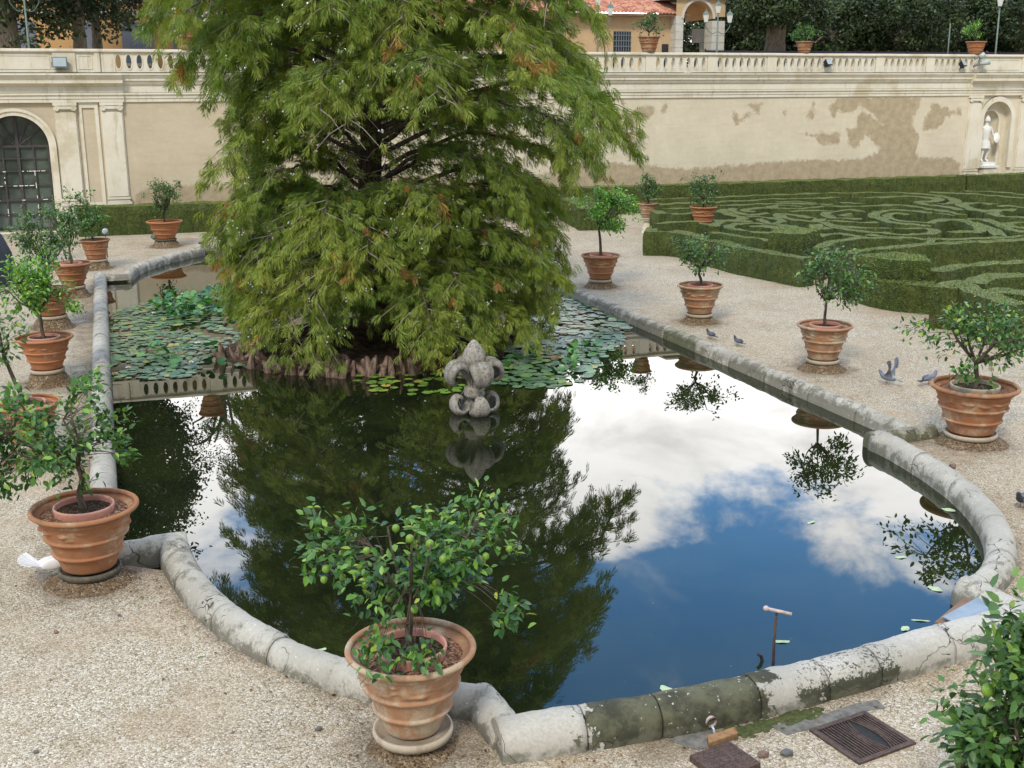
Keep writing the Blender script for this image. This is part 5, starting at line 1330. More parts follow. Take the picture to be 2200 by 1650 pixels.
# marble statue in the niche
def statue():
    root = empty('niche_statue', (38.55, WY + .22, 0), 'white marble helmeted soldier with shield standing in the wall niche', 'statue')
    mb = MB(); mb.box(-.36, .36, -.50, .25, 0, 1.22); o = mb.obj('pedestal', M_STUCCO, root)
    MB().box(-.42, .42, -.56, .28, 1.22, 1.32).obj('pedestal_cap', M_MARBLE, root)
    MB().box(-.38, .32, -.42, .22, 1.322, 1.46).obj('plinth', M_MARBLE, root)
    # body: skinned skeleton, feet on the plinth
    J_ = {'pel': (0, 0, 2.42), 'spi': (-.01, 0, 2.62), 'che': (0, .01, 2.90), 'nec': (0, 0, 3.14), 'hd': (.01, -.02, 3.26), 'top': (.01, -.02, 3.42),
         'lh': (.11, 0, 2.36), 'lk': (.13, -.08, 1.98), 'la': (.12, .02, 1.56), 'lt': (.16, -.14, 1.50), 'rh': (-.11, 0, 2.36), 'rk': (-.10, -.02, 1.96), 'ra': (-.11, .04, 1.56), 'rt': (-.15, -.12, 1.50),
         'ls': (.24, 0, 3.02), 'le': (.36, -.04, 2.70), 'lw': (.42, -.22, 2.52), 'lhd': (.42, -.28, 2.50), 'rs': (-.24, 0, 3.02), 're': (-.34, .02, 2.70), 'rw': (-.30, -.10, 2.44), 'rhd': (-.29, -.12, 2.36)}
    Rr = {'pel': .16, 'spi': .15, 'che': .19, 'nec': .07, 'hd': .10, 'top': .08, 'lh': .12, 'lk': .075, 'la': .05, 'lt': .05, 'rh': .12, 'rk': .075, 'ra': .05, 'rt': .05, 'ls': .09, 'le': .062, 'lw': .045, 'lhd': .05, 'rs': .09, 're': .062, 'rw': .045, 'rhd': .05}
    E_ = [('pel', 'spi'), ('spi', 'che'), ('che', 'nec'), ('nec', 'hd'), ('hd', 'top'), ('pel', 'lh'), ('lh', 'lk'), ('lk', 'la'), ('la', 'lt'), ('pel', 'rh'), ('rh', 'rk'), ('rk', 'ra'), ('ra', 'rt'), ('che', 'ls'), ('ls', 'le'), ('le', 'lw'), ('lw', 'lhd'), ('che', 'rs'), ('rs', 're'), ('re', 'rw'), ('rw', 'rhd')]
    ks = list(J_); me = bpy.data.meshes.new('figure'); me.from_pydata([J_[k] for k in ks], [(ks.index(a), ks.index(b)) for a, b in E_], [])
    o = bpy.data.objects.new('figure', me); COL.objects.link(o); o.parent = root; me.materials.append(M_MARBLE)
    md = o.modifiers.new('skin', 'SKIN'); md.use_smooth_shade = True
    for i, k in enumerate(ks): me.skin_vertices[0].data[i].radius = (Rr[k], Rr[k] * .85)
    me.skin_vertices[0].data[0].use_root = True
    s = o.modifiers.new('sub', 'SUBSURF'); s.levels = 2; s.render_levels = 2
    MB().lathe([(.13, 3.30), (.135, 3.36), (.11, 3.45), (.05, 3.52), (.015, 3.56), (.001, 3.57)], 20, cx=.01, cy=-.02).obj('helmet', M_MARBLE, root, smooth=True)
    MB().lathe([(.20, 2.44), (.235, 2.22), (.25, 2.08)], 40, fn=lambda a, z, r: .014 * sin(14 * a)).obj('tunic_skirt', M_MARBLE, root, smooth=True)
    MB().lathe([(.18, 2.42), (.175, 2.60), (.20, 2.80), (.215, 2.96), (.15, 3.08), (.07, 3.12)], 28, fn=lambda a, z, r: .006 * sin(z * 90), sy=.85).obj('cuirass', M_MARBLE, root, smooth=True)
    m_ = MB().lathe([(.001, .055), (.09, .05), (.17, .02), (.20, 0), (.20, -.02), (.001, -.01)], 28); o = m_.obj('shield', M_MARBLE, root, (.46, -.22, 2.55), True); o.rotation_euler = (radians(70), radians(25), 0); o.scale = (1.0, 1.3, 1)
    MB().tube([(-.34, .05, 1.45), (-.33, .05, 1.9), (-.35, .04, 2.3)], [.10, .085, .06], 10).obj('tree_stump', M_MARBLE, root, smooth=True)
    MB().ball((.01, -.115, 3.27), (.016, .02, .03), 8, 6).obj('nose', M_MARBLE, root, smooth=True)
statue()
# small white figure in the hedge gap below
root = empty('small_marble_figure', (37.6, 41.75, 0), 'small white stone figure half sunk in the hedge below the niche', 'statue')
MB().lathe([(.16, 0), (.15, .75), (.13, .82), (.17, .86), (.10, .98), (.11, 1.08), (.06, 1.14), (.075, 1.20), (.05, 1.27), (.001, 1.30)], 16).obj('figure', M_MARBLE, root, smooth=True); root.scale = (.8, .8, .74)

# wall lamps on the parapet
def floodlight(px, py, u, w, h, m, lab, tilt=-.35, rz=0.):
    p = atu(px, py, u); root = empty('floodlight', tuple(p), lab, 'floodlight', rz=rz)
    b = MB(); b.add([(-w / 2, -.05, -h / 2), (w / 2, -.05, -h / 2), (w / 2, -.05, h / 2), (-w / 2, -.05, h / 2), (-w * .36, .16, -h * .34), (w * .36, .16, -h * .34), (w * .36, .16, h * .34), (-w * .36, .16, h * .34)], [(0, 1, 2, 3), (4, 7, 6, 5), (0, 4, 5, 1), (1, 5, 6, 2), (2, 6, 7, 3), (3, 7, 4, 0)])
    bo = b.obj('housing', m, root); bo.rotation_euler = (tilt, 0, 0); bevel(bo, .01)
    g = MB().box(-w * .42, w * .42, -.062, -.052, -h * .40, h * .40).obj('glass', M_GLASS, root); g.rotation_euler = (tilt, 0, 0)
    br_ = MB(); br_.tube([(-w / 2 - .015, .02, 0), (-w / 2 - .015, .04, -h * .62), (w / 2 + .015, .04, -h * .62), (w / 2 + .015, .02, 0)], .012, 6); br_.tube([(0, .04, -h * .62), (0, .14, -h * .68)], .02, 6); br_.obj('bracket', m, root)
floodlight(128, 134, WY - .32, .50, .36, M_LAMPBODY, 'grey floodlight fixed on the solid parapet above the arched gate', -.15)
floodlight(1780, 134, WY - .32, .36, .28, M_BLACKLAMP, 'black floodlight on the pierced balustrade above the stained wall', -.5, .3)
floodlight(2070, 137, WY - .32, .30, .28, M_BLACKLAMP, 'black floodlight with bright glass beside the corner of the balustrade', -.6, .35)
# pale green adjustable stage spot at the corner
p = atu(2105, 128, WY - .35); root = empty('spotlight_cluster', tuple(p), 'pale green twin spotlight on a jointed bracket at the balustrade corner', 'spotlight')
for (n_, pts, r) in [('spot_head', [(-.02, 0, .10), (.16, -.10, .22)], [.10, .13]), ('spot_head', [(.02, 0, -.18), (.42, -.14, -.10)], [.07, .13])]: MB().tube(pts, r, 16).obj(n_, plain('pale_green_paint', (.48, .56, .52), .45, 0, .2), root, smooth=True)
MB().tube([(-.25, .1, -.30), (-.05, 0, -.22), (.0, 0, .1), (-.28, 0, .02)], .035, 8).obj('bracket', M_LAMPBODY, root, smooth=True)
MB().ball((.24, -.12, .30), .07, 12, 8).obj('knob', M_BLACKLAMP, root, smooth=True)

# pots along the balustrade
def wall_pot(px, rimy, D, ph, lab, crown, m=M_TERRA_PALE, lm=M_CITRUS_DK, off=0, ncl=60):
    p = atu(px, 104, WY); root = empty('potted_citrus_tree', (p.x, WY, 0), lab, 'potted tree', 'citrus pots standing on the balustrade')
    z0 = 6.25; pot_geo(root, D / 2, ph, .56, m, z0, inner=False, saucer=None)
    cc, rad = crown; citrus_tree(root, (0, 0, z0 + ph * .85), (0, 0, z0 + cc - rad[2] * .7), (off, 0, z0 + cc), rad, 8, ncl, 8, .08, .028, lm)
wall_pot(1394, 72, .92, .62, 'leafy citrus in a swagged pot on the balustrade before the tan building', (1.05, (.52, .5, .42)), m=M_TERRA)
wall_pot(1728, 82, .78, .48, 'bright bushy citrus in a pot on the balustrade right of the twisted oak', (.86, (.56, .5, .38)), m=M_TERRA, lm=M_CITRUS)
wall_pot(2096, 85, .92, .55, 'yellowing lopsided citrus in a pot at the balustrade corner', (1.05, (.52, .5, .40)), m=M_TERRA_WARM, lm=M_CITRUS_BR, off=-.25, ncl=45)
wall_pot(400, 60, 1.0, .75, 'citrus in a tall pot on the balustrade left of the cypress', (1.25, (.65, .6, .5)), m=M_TERRA, off=.05)
wall_pot(1130, 80, .9, .6, 'citrus pot on the balustrade behind the right of the cypress crown', (1.1, (.5, .5, .4)), m=M_TERRA)

# ------------------------------------------------------------------ what stands on the upper terrace
# orange palace wing at left
pal = empty('orange_palace', (0, 64, 5.3), 'orange rendered palace with blue-grey shutters behind the left trees', 'building')
MB().box(-14, 7.4, 0, 12, 0, 5.6).obj('wall', M_ORANGE, pal); MB().box(-14.1, 7.5, -.08, 0, 3.25, 3.40).obj('string_course', M_ASHLAR, pal); MB().box(-14.3, 7.8, -.4, 12.3, 5.6, 5.85).obj('roof_edge', M_ASHLAR, pal)
for px, w in [(50, 1.2), (190, 1.0), (296, 1.5), (400, 1.3)]:
    q = atu(px, 90, 64); f = MB().box(q.x - w / 2, q.x + w / 2, -.06, .05, .9, 2.9).obj('window', M_BLUEGREY, pal); MB().box(q.x - w / 2 - .12, q.x + w / 2 + .12, -.12, -.06, .75, .9).obj('sill', M_ASHLAR, f)
# tan house with tiled roof and travertine loggia
hs = empty('tan_house', (0, 56, 5.3), 'tan rendered house with a red tiled roof and barred window above the balustrade', 'building')
HX0, HX1 = 17.5, 28.45; EZ = 3.22
V3, F = face_with_holes(HX0, HX1, 0, EZ, [], 0); MB().box(HX0, HX1, 0, 8, 0, EZ).obj('wall', M_TAN, hs)
mb = MB(); a0, a1 = HX0 - .5, HX1 + .55; n = 60
for i in range(n * 4 + 1):
    x = a0 + (a1 - a0) * i / (n * 4); r = .055 * abs(sin(pi * i / 4)); mb.v.append((x, -.55, EZ - .02 + r)); mb.v.append((x, 5.0, EZ + 1.75 + r))
for i in range(n * 4): mb.f.append((2 * i, 2 * i + 2, 2 * i + 3, 2 * i + 1))
mb.obj('roof', M_ROOF, hs); MB().box(a0, a1, -.5, -.1, EZ - .14, EZ - .06).obj('eave_board', M_WOOD, hs)
q0, q1 = atu(1318, 80, 56), atu(1355, 80, 56)
f = MB().box(q0.x, q1.x, -.02, .03, .0, 2.35).obj('window', M_WINDOW, hs); mb = MB()
for k in range(1, 7): x = q0.x + (q1.x - q0.x) * k / 7; mb.box(x - .018, x + .018, -.07, -.03, 0, 2.35)
for k in range(8): mb.box(q0.x, q1.x, -.09, -.072, .25 + k * .27, .285 + k * .27)
mb.obj('window_bars', M_GREYMETAL, f)
q0, q1 = atu(1422, 90, 56), atu(1436, 90, 56); MB().box(q0.x, q1.x, -.02, .03, .6, 1.75).obj('window', M_WINDOW, hs)
lg = empty('arched_loggia', (0, 55.4, 5.3), 'white travertine loggia with a tall arch and column beside the tan house', 'building')
def ashlar(x0, x1, y0, y1, z0, z1, nm):
    mb = MB(); n = int((z1 - z0) / .36)
    for k in range(n): a = z0 + (z1 - z0) * k / n; b = z0 + (z1 - z0) * (k + 1) / n; mb.box(x0, x1, y0, y1, a + .02, b); mb.box(x0 + .03, x1 - .03, y0 + .03, y1 - .03, a, a + .02)
    mb.obj(nm, M_ASHLAR, lg)
xa, xb, xc, xd = atu(1454, 60, 55.4).x, atu(1468, 60, 55.4).x, atu(1530, 60, 55.4).x, atu(1557, 60, 55.4).x
ashlar(xa - .05, xb, 0, .7, 0, 3.1, 'pier'); ashlar(xc, xd, 0, .8, 0, 2.9, 'pier')
cx = (xb + xc) / 2; ar = (xc - xb) / 2 * 1.0
V3, F = face_with_holes(xa - .05, xd, 3.1, 3.98, [[(a, b) for a, b in arch_pts(cx, ar * .98, 3.06, 2.9, 16) if b < 3.97]], 0) if ar < .9 else face_with_holes(xa - .05, xd, 3.1, 3.98, [[(cx + ar * cos(q), max(3.0, 3.0 + .86 * sin(q))) for q in [pi * k / 18 for k in range(19)]] + [(cx + ar, 2.8), (cx - ar, 2.8)][::1]], 0); np_obj('arch_wall', V3, F, M_TAN, lg)
mb = MB(); K2 = 20
for yy in (-.05, .02):
    for rr_ in (0, .13):
        for k in range(K2 + 1): q = pi * k / K2; mb.v.append((cx + (ar + rr_) * cos(q), yy, 3.0 + (.86 + rr_) * sin(q)))
for k in range(K2):
    n1_ = K2 + 1; mb.f += [(k, k + 1, n1_ + k + 1, n1_ + k), (n1_ + k, n1_ + k + 1, 3 * n1_ + k + 1, 3 * n1_ + k), (k, 2 * n1_ + k, 2 * n1_ + k + 1, k + 1)]
mb.obj('arch_moulding', M_ASHLAR, lg)
reveal([(cx + ar * cos(pi * k / 18), 3.0 + .86 * sin(pi * k / 18)) for k in range(19)], 0.03, 3.0, None, '').obj('vault', M_ORANGE, lg, smooth=True)
MB().box(xa - .2, xd + .2, -.2, 4, 3.99, 4.08).obj('roof_slab', M_ASHLAR, lg)
MB().lathe([(.17, 0), (.17, .08), (.13, .12), (.12, 1.75), (.16, 1.82), (.18, 1.9), (.001, 1.9)], 20, cx=atu(1509, 60, 57.4).x - 0, cy=2.0).obj('column', M_ASHLAR, lg, smooth=True)
MB().box(atu(1503, 60, 57.4).x - .3, xd + .4, 1.8, 2.3, 1.9, 2.6).obj('entablature', M_ASHLAR, lg)
# dark blue screen fence behind the balustrade
fc = empty('fence_screen', (0, 53.0, 5.3), 'low dark violet screen fence under the trees behind the balustrade', 'fence')
MB().box(28.6, 62, 0, .04, 0, 1.35).obj('screen', M_SCREEN, fc)
for k in range(12): MB().box(28.6 + k * 3 - .03, 28.6 + k * 3 + .03, -.05, 0, 0, 1.42).obj('post', M_IRONDK, fc)

def lamp_post(px, py_base, u, zt, heads, lab, arm=.62):
    p = atu(px, py_base, u); root = empty('street_lamp', (p.x, u, 5.3), lab, 'street lamp'); h = zt - 5.3
    MB().lathe([(.13, 0), (.12, .3), (.06, .42), (.045, .6), (.035, h), (.001, h)], 14).obj('post', M_GREENPOST, root, smooth=True)
    spots = {3: [(-1, 0), (1, 0), (0, .55)], 2: [(-1, 0), (1, 0)], 1: [(0, .1)]}[heads]
    for sx, dz in spots:
        x = sx * arm; 
        if sx: MB().tube(catmull([(0, 0, h - .75), (x * .5, 0, h - .85), (x, 0, h - .55), (x, 0, h - .35)], 5), .018, 6).obj('arm', M_GREENPOST, root, smooth=True)
        z = h - .35 + dz * .75
        g = MB().lathe([(.09, z), (.165, z + .34), (.001, z + .34)], 6, cx=x).obj('lantern', M_LANTERN, root)
        MB().lathe([(.19, z + .34), (.12, z + .44), (.04, z + .50), (.03, z + .56), (.001, z + .60)], 6, cx=x).obj('lantern_cap', M_GREENPOST, g); MB().lathe([(.001, z - .03), (.10, z - .02), (.10, z)], 6, cx=x).obj('lantern_base', M_GREENPOST, g)
lamp_post(1541, 80, 50, 8.15, 3, 'green post with three white lanterns before the loggia', .62)
lamp_post(1284, 80, 51, 8.45, 3, 'three-lantern lamp post rising behind the cypress edge by the tiled roof', .62)
lamp_post(60, 80, 49, 8.6, 2, 'lamp post with curved arms before the dark trees at far left', .5)
lamp_post(2142, 80, 49, 9.0, 1, 'slim green lamp post at the far right above the niche')
p = atu(2037, 100, 48); tag(MB().tube([(0, 0, 0), (.02, 0, 2.5)], .03, 8).obj('thin_pole', M_GREENPOST, None, (p.x, 48, 5.3), True), 'thin pale pole behind the balustrade left of the corner pot', 'pole')

def oak(x, y, h, crown_z, rad, lab, kind='oak_tree', trunk=.35, n=9000, lean=(0, 0), seed=1, leaf=.16, gap=-.12, low=.1):
    if n > 5000: leaf *= 1.4; n = int(n * 1.9)
    root = empty(kind, (x, y, 5.3), lab, 'tree', 'dark evergreen trees on the terrace')
    rn = random.Random(seed); mb = MB(); top = Vector((lean[0], lean[1], crown_z))
    P = catmull([(0, 0, 0), (lean[0] * .3 + .08, lean[1] * .3, crown_z * .35), (lean[0] * .7 - .08, lean[1] * .7, crown_z * .7), top], 5)
    rr = list(np.linspace(trunk * 1.25, trunk * .55, len(P))); mb.tube(P, rr, 12); mb.v = [tuple(Vector(q) + Vector((q[0], q[1], 0)).normalized() * .08 * mnoise.noise(Vector(q) * 1.8)) for q in mb.v]
    for i in range(9):
        a = i * 2.4 + rn.random(); s = P[int(len(P) * (.45 + .5 * rn.random()))] if i else P[-1]
        e = Vector((lean[0] + cos(a) * rad[0] * .7, lean[1] + sin(a) * rad[1] * .7, crown_z + rad[2] * rn.uniform(-.3, .6))); m_ = s.lerp(e, .5) + Vector((0, 0, .4)); Q = catmull([s, m_, e], 4); mb.tube(Q, list(np.linspace(trunk * .42, .05, len(Q))), 7, False)
    mb.obj('trunk', M_OAKBARK, root, smooth=True)
    off = Vector((x * .37, y * .11, seed * 3.3)); C = []; k = 0; hs = []
    clumps = []
    while len(clumps) < int(n / 42) and k < n:
        k += 1; d = Vector((rn.gauss(0, 1), rn.gauss(0, 1), rn.gauss(0, 1))).normalized(); r = (.35 + .65 * rn.random() ** .5) * (1 + .32 * mnoise.noise(d * 2.2 + off))
        p = Vector((lean[0] + d.x * rad[0] * r, lean[1] + d.y * rad[1] * r, crown_z + d.z * rad[2] * r + rad[2] * .15))
        if mnoise.noise(p * .85 + off) < gap or p.z < low: continue
        clumps.append((p, min(1, max(0, .5 + 1.1 * mnoise.noise(p * .75 + off) + .25 * (rn.random() - .5)))))
    for p, hv in clumps:
        for _ in range(42): C.append(tuple(p + Vector((rn.gauss(0, .30), rn.gauss(0, .30), rn.gauss(0, .20))))); hs.append(min(1, max(0, hv * .7 + rn.uniform(-.1, .25))))
    C = np.array(C); m = len(C); d1 = rvec(m); d2 = np.cross(d1, rvec(m)); d2 /= np.linalg.norm(d2, axis=1, keepdims=True); s = leaf * RNG.uniform(.6, 1.3, m)[:, None]
    Q = np.stack([C - d1 * s * .5, C + d2 * s * .26, C + d1 * s * .5, C - d2 * s * .26], 1).reshape(-1, 3)
    np_obj('crown', Q, np.arange(len(Q)).reshape(-1, 4), M_OAK, root, attr={'hue': np.repeat(np.array(hs), 4)})
oak(atu(168, 90, 54).x, 54, 17, 6.4, (3.6, 3.6, 5.6), 'tall dark evergreen with a pale trunk behind the parapet above the gate', n=15000, seed=2, low=.7, gap=-.2, trunk=.24)
oak(atu(15, 90, 52).x, 52.5, 17, 6.6, (3.4, 3.4, 6.4), 'tall dark evergreen at the top left corner behind the lamp post', n=14000, seed=3, low=.5, gap=-.25)
oak(atu(205, 90, 57).x, 57.5, 16, 6.8, (3.2, 3.0, 5.8), 'black-trunked evergreen just right of the pale trunk at top left', n=10000, seed=4, low=.8, gap=-.2, trunk=.2)
oak(atu(400, 90, 62).x + .5, 60, 12, 6.6, (2.6, 2.6, 3.0), 'slender thin-leaved tree seen mostly mirrored in the pond', n=3600, seed=5, low=2.4, gap=.02, trunk=.22, leaf=.13)
oak(atu(1668, 90, 54).x, 54.5, 9, 3.3, (2.6, 2.6, 1.4), 'gnarled oak with a thick twisted trunk right of the loggia', n=9000, seed=6, trunk=.58, lean=(.5, 0), low=2.7)
for i, (px, u, cz, rad, lab, tr) in enumerate([(1600, 62, 2.6, (3.2, 3, 2.3), 'dark evergreen behind the loggia and the lanterns', .35), (1790, 60, 2.5, (3.4, 3.2, 2.2), 'dense dark evergreen behind the pot right of the twisted oak', .35), (1930, 58, 2.8, (3.6, 3.4, 2.1), 'dark evergreen with forked grey trunks in the middle of the right grove', .28),
        (2060, 61, 2.7, (3.6, 3.2, 2.3), 'dark evergreen behind the corner pot of the balustrade', .3), (2190, 59, 2.8, (3.8, 3.4, 2.4), 'dark evergreen at the top right corner', .3), (640, 58, 3.2, (4.0, 3, 3.0), 'dark evergreen mass behind the cypress top, left part', .3), (860, 60, 3.2, (4.6, 3, 3.0), 'dark evergreen mass behind the middle of the cypress top', .3), (1060, 62, 3.2, (4.4, 3, 3.0), 'dark evergreen mass behind the cypress top, right part', .3), (1500, 66, 2.6, (3.4, 3, 2.3), 'dark evergreen seen through the arch of the loggia', .3), (1850, 70, 2.6, (6, 2, 2.9), 'farthest wide evergreen at the middle of the grove', .3), (2000, 71, 2.6, (6, 2, 3), 'farthest wide evergreen between the corner pot and the lamp', .3), (2230, 66, 2.8, (4.5, 3, 3), 'evergreen cut by the right edge behind the lamp', .3), (1640, 71, 2.6, (6, 2, 2.9), 'farthest evergreen showing between the loggia and the twisted oak', .3), (1690, 67, 2.4, (5, 2.5, 2.6), 'wide evergreen at the back of the grove behind the twisted oak', .3), (1880, 67, 2.4, (5.5, 2.5, 2.7), 'wide evergreen at the back of the grove between pots', .3), (2100, 68, 2.4, (6, 2.5, 2.8), 'wide evergreen at the very back of the right corner', .3)]):
    oak(atu(px, 90, u).x, u, 9, cz, rad, lab, n=8200, seed=20 + i, low=.2, gap=-.22, trunk=tr, leaf=.17)
# palm frond tips at the left edge
root = empty('palm_frond', (-2.9, 34.0, 0), 'pointed green palm fronds reaching in at the left edge before the gate arch', 'palm')
MB().tube([(-1.6, 0, 0), (-1.6, 0, 3.6)], [.16, .12], 10).obj('trunk', M_BARK, root, smooth=True)
C = []; D = []
for fr_ in range(9):
    a = radians(-70 + fr_ * 18); ctr = Vector((-1.6, 0, 3.7)); tip = Vector((.95 * cos(a * .5), .3 * sin(a * 3), .75 * sin(a)))
    for k in range(26): b = radians(-55 + 110 * k / 25); C.append(tuple(ctr + tip)); D.append((cos(a * .5 + b * .6), random.uniform(-.3, .3), sin(a + b) - .25))
C = np.array(C); D = np.array(D); V_, T_ = leaf_batch(C, D, rvec(len(C)), RNG.uniform(.45, .72, len(C)), np.full(len(C), .035)); np_obj('fronds', V_, T_, M_CITRUS, root)

# ------------------------------------------------------------------ small things around the pond
# T-shaped pipe in the water
p = at(1662, 1432, -.12); root = empty('t_shaped_pipe', (p.x, p.y, -.3), 'rusty T-shaped standpipe rising from the water behind the front rim', 'pipe')
MB().tube([(0, 0, 0), (-.01, 0, .4), (0, .0, .72)], .013, 10).obj('upright', M_IRON, root, smooth=True)
q0, q1 = atu(1645, 1327, p.y), atu(1692, 1343, p.y - .05)
MB().tube([(q0.x - p.x, 0, .75), (q1.x - p.x, -.10, .71)], .016, 10).obj('crossbar', M_PIPE, root, smooth=True); MB().ball((q0.x - p.x, 0, .75), .027, 10, 8).obj('end_cap', M_PIPE, root, smooth=True)
p = at(1638, 1428, -.12); tag(MB().tube([(0, 0, -.1), (0, 0, .03), (-.02, 0, .09), (-.05, 0, .11)], .016, 8).obj('bent_pipe_end', M_IRONDK, None, (p.x, p.y, -.12), True), 'short black bent pipe end left of the T-shaped pipe', 'pipe')
# blue sheet over the notch
zz = .10; P4 = [at(2025, 1327, zz), at(2103, 1284, zz), at(2150, 1312, zz), at(2075, 1352, zz)]; c = sum(P4, Vector()) / 4; mb = MB()
for k in (0, .012):
    for q in P4: mb.v.append((q.x - c.x, q.y - c.y, k))
mb.f = [(3, 2, 1, 0), (4, 5, 6, 7), (0, 1, 5, 4), (1, 2, 6, 5), (2, 3, 7, 6), (3, 0, 4, 7)]; o = mb.obj('metal_sheet', M_SHEET, None, (c.x, c.y, zz)); tag(o, 'pale blue flat sheet laid across the right corner notch of the rim', 'sheet')
P4 = [at(2008, 1342, zz - .06), at(2085, 1278, zz - .06), at(2100, 1284, zz - .06), at(2030, 1350, zz - .06)]; c = sum(P4, Vector()) / 4; mb = MB()
for k in (0, .03):
    for q in P4: mb.v.append((q.x - c.x, q.y - c.y, k))
mb.f = [(3, 2, 1, 0), (4, 5, 6, 7), (0, 1, 5, 4), (1, 2, 6, 5), (2, 3, 7, 6), (3, 0, 4, 7)]; tag(mb.obj('wooden_board', M_WOOD, None, (c.x, c.y, zz - .06)), 'brown board edge sticking out under the blue sheet', 'board')
# drain grate
G4 = [at(1742, 1566, .01), at(1868, 1527, .01), at(1958, 1598, .01), at(1842, 1645, .01)]; c = sum(G4, Vector()) / 4
root = empty('drain_grate', (c.x, c.y, 0), 'rusty rectangular drain grate with bent bars in the gravel before the front rim', 'drain grate')
ex = (G4[1] - G4[0] + G4[2] - G4[3]) / 2; ey = (G4[0] - G4[3] + G4[1] - G4[2]) / 2; ex.z = ey.z = 0; LX, LY = ex.length, ey.length; ex.normalize(); ey = Vector((-ex.y, ex.x, 0))
def gloc(a, b, z): q = ex * a + ey * b; return (q.x, q.y, z)
def gbox(mb, a0, a1, b0, b1, z0, z1):
    mb.add([gloc(a0, b0, z0), gloc(a1, b0, z0), gloc(a1, b1, z0), gloc(a0, b1, z0), gloc(a0, b0, z1), gloc(a1, b0, z1), gloc(a1, b1, z1), gloc(a0, b1, z1)], [(0, 3, 2, 1), (4, 5, 6, 7), (0, 1, 5, 4), (1, 2, 6, 5), (2, 3, 7, 6), (3, 0, 4, 7)])
mb = MB(); h_, w_ = LX / 2, LY / 2
gbox(mb, -h_, h_, w_ - .04, w_, -.02, .018); gbox(mb, -h_, h_, -w_, -w_ + .04, -.02, .018); gbox(mb, -h_, -h_ + .04, -w_ + .04, w_ - .04, -.02, .018); gbox(mb, h_ - .04, h_, -w_ + .04, w_ - .04, -.02, .018); mb.obj('frame', M_IRON, root)
mb = MB(); gbox(mb, -h_ + .04, h_ - .04, -w_ + .04, w_ - .04, .001, .004); mb.obj('pit_shade', M_DARKINT, root)  # flat dark sheet stands in for the shade below the bars
nbar = 17
for k in range(nbar):
    a = -h_ + .055 + (2 * h_ - .11) * k / (nbar - 1); bend = .05 * math.exp(-((k - 10.5) / 2.6) ** 2) * (1 if k > 10 else -1)
    MB().tube([gloc(a + bend * sin(pi * s / 8), -w_ + .04 + (2 * w_ - .08) * s / 8, .010) for s in range(9)], .0065, 6).obj('grate_bar', M_IRON, root, smooth=True)
for (poly, lab) in [([(1655, 1560), (1740, 1545), (1840, 1512), (1885, 1505), (1902, 1522), (1868, 1527), (1742, 1566), (1690, 1580)], 'grey broken stone slab between the rim and the drain grate'), ([(1430, 1590), (1500, 1570), (1570, 1572), (1575, 1590), (1500, 1612)], 'grey slab fragment left of the square iron cover')]:
    P_ = [at(a, b, .0) for a, b in poly]; c = sum(P_, Vector()) / len(P_); n = len(P_); mb = MB()
    for z in (-.02, .006):
        for q in P_: mb.v.append((q.x - c.x, q.y - c.y, z))
    mb.f = [tuple(range(n))[::-1] if False else tuple(range(n, 2 * n))[::-1]] + [(i, (i + 1) % n, n + (i + 1) % n, n + i) for i in range(n)]
    o = mb.obj('stone_slab', M_SLAB, None, (c.x, c.y, .0)); tag(o, lab, 'slab')
# iron cover
C4 = [at(1488, 1620, .05), at(1572, 1588, .05), at(1628, 1640, .05)]; ex = (C4[1] - C4[0]); ey = (C4[1] - C4[2]); Lx, Ly = ex.length, ey.length; cen = C4[1] - ex * .5 - ey * .5; ex.normalize(); ey = Vector((-ex.y, ex.x, 0))
root = empty('iron_cover', (cen.x, cen.y, 0), 'square rusty iron cover with diamond tread by the bottom edge', 'manhole cover')
mb = MB(); gbox(mb, -Lx / 2, Lx / 2, -Ly / 2, Ly / 2, -.02, .05); bevel(mb.obj('plate', M_IRON, root), .006); mb = MB()
for i in range(13):
    for j in range(11):
        a = -Lx / 2 + .03 + (Lx - .06) * i / 12; b = -Ly / 2 + .03 + (Ly - .06) * j / 10
        if a * a + b * b < .004: continue
        s = 1 if (i + j) % 2 else -1; q = MB(); q.tube([gloc(a - .006, b - .006 * s, .052), gloc(a + .006, b + .006 * s, .052)], .0035, 4); mb.add(q.v, q.f)
mb.tube([gloc(.042 * cos(k * pi / 8), .042 * sin(k * pi / 8), .052) for k in range(17)], .004, 5); mb.obj('tread', M_IRON, root)
# outlet pipe in the front rim and its dribble
q = at(1518, 1548, .10); root = empty('outlet_pipe', (q.x + .04, 7.045, .085), 'small round outlet pipe dribbling water through the mossy front rim', 'pipe')
FR = -.195
mb = MB(); mb.tube([(0, .10, 0), (0, -.035, -.004)], .045, 16, False); mb.tube([(0, -.035, -.004), (0, .10, 0)], .036, 16, False); mb.obj('pipe', M_PIPE, root, smooth=True)
MB().lathe([(.001, 0), (.037, 0)], 16).obj('bore_shade', M_DARKINT, root, (0, .03, 0)).rotation_euler = (pi / 2, 0, 0)  # flat dark disc painted as the shade inside the pipe
mb = MB(); mb.tube([(0, -.03, -.03), (.005, -.06, -.05), (.01, -.075, -.10)], [.012, .010, .014], 6); o = mb.obj('dribble', M_GLASS, root, smooth=True)
P_ = [at(a, b, .0) for a, b in [(1518, 1592), (1578, 1572), (1586, 1586), (1522, 1608)]]; c = sum(P_, Vector()) / 4; mb = MB()
for z in (0, .05):
    for q in P_: mb.v.append((q.x - c.x, q.y - c.y, z))
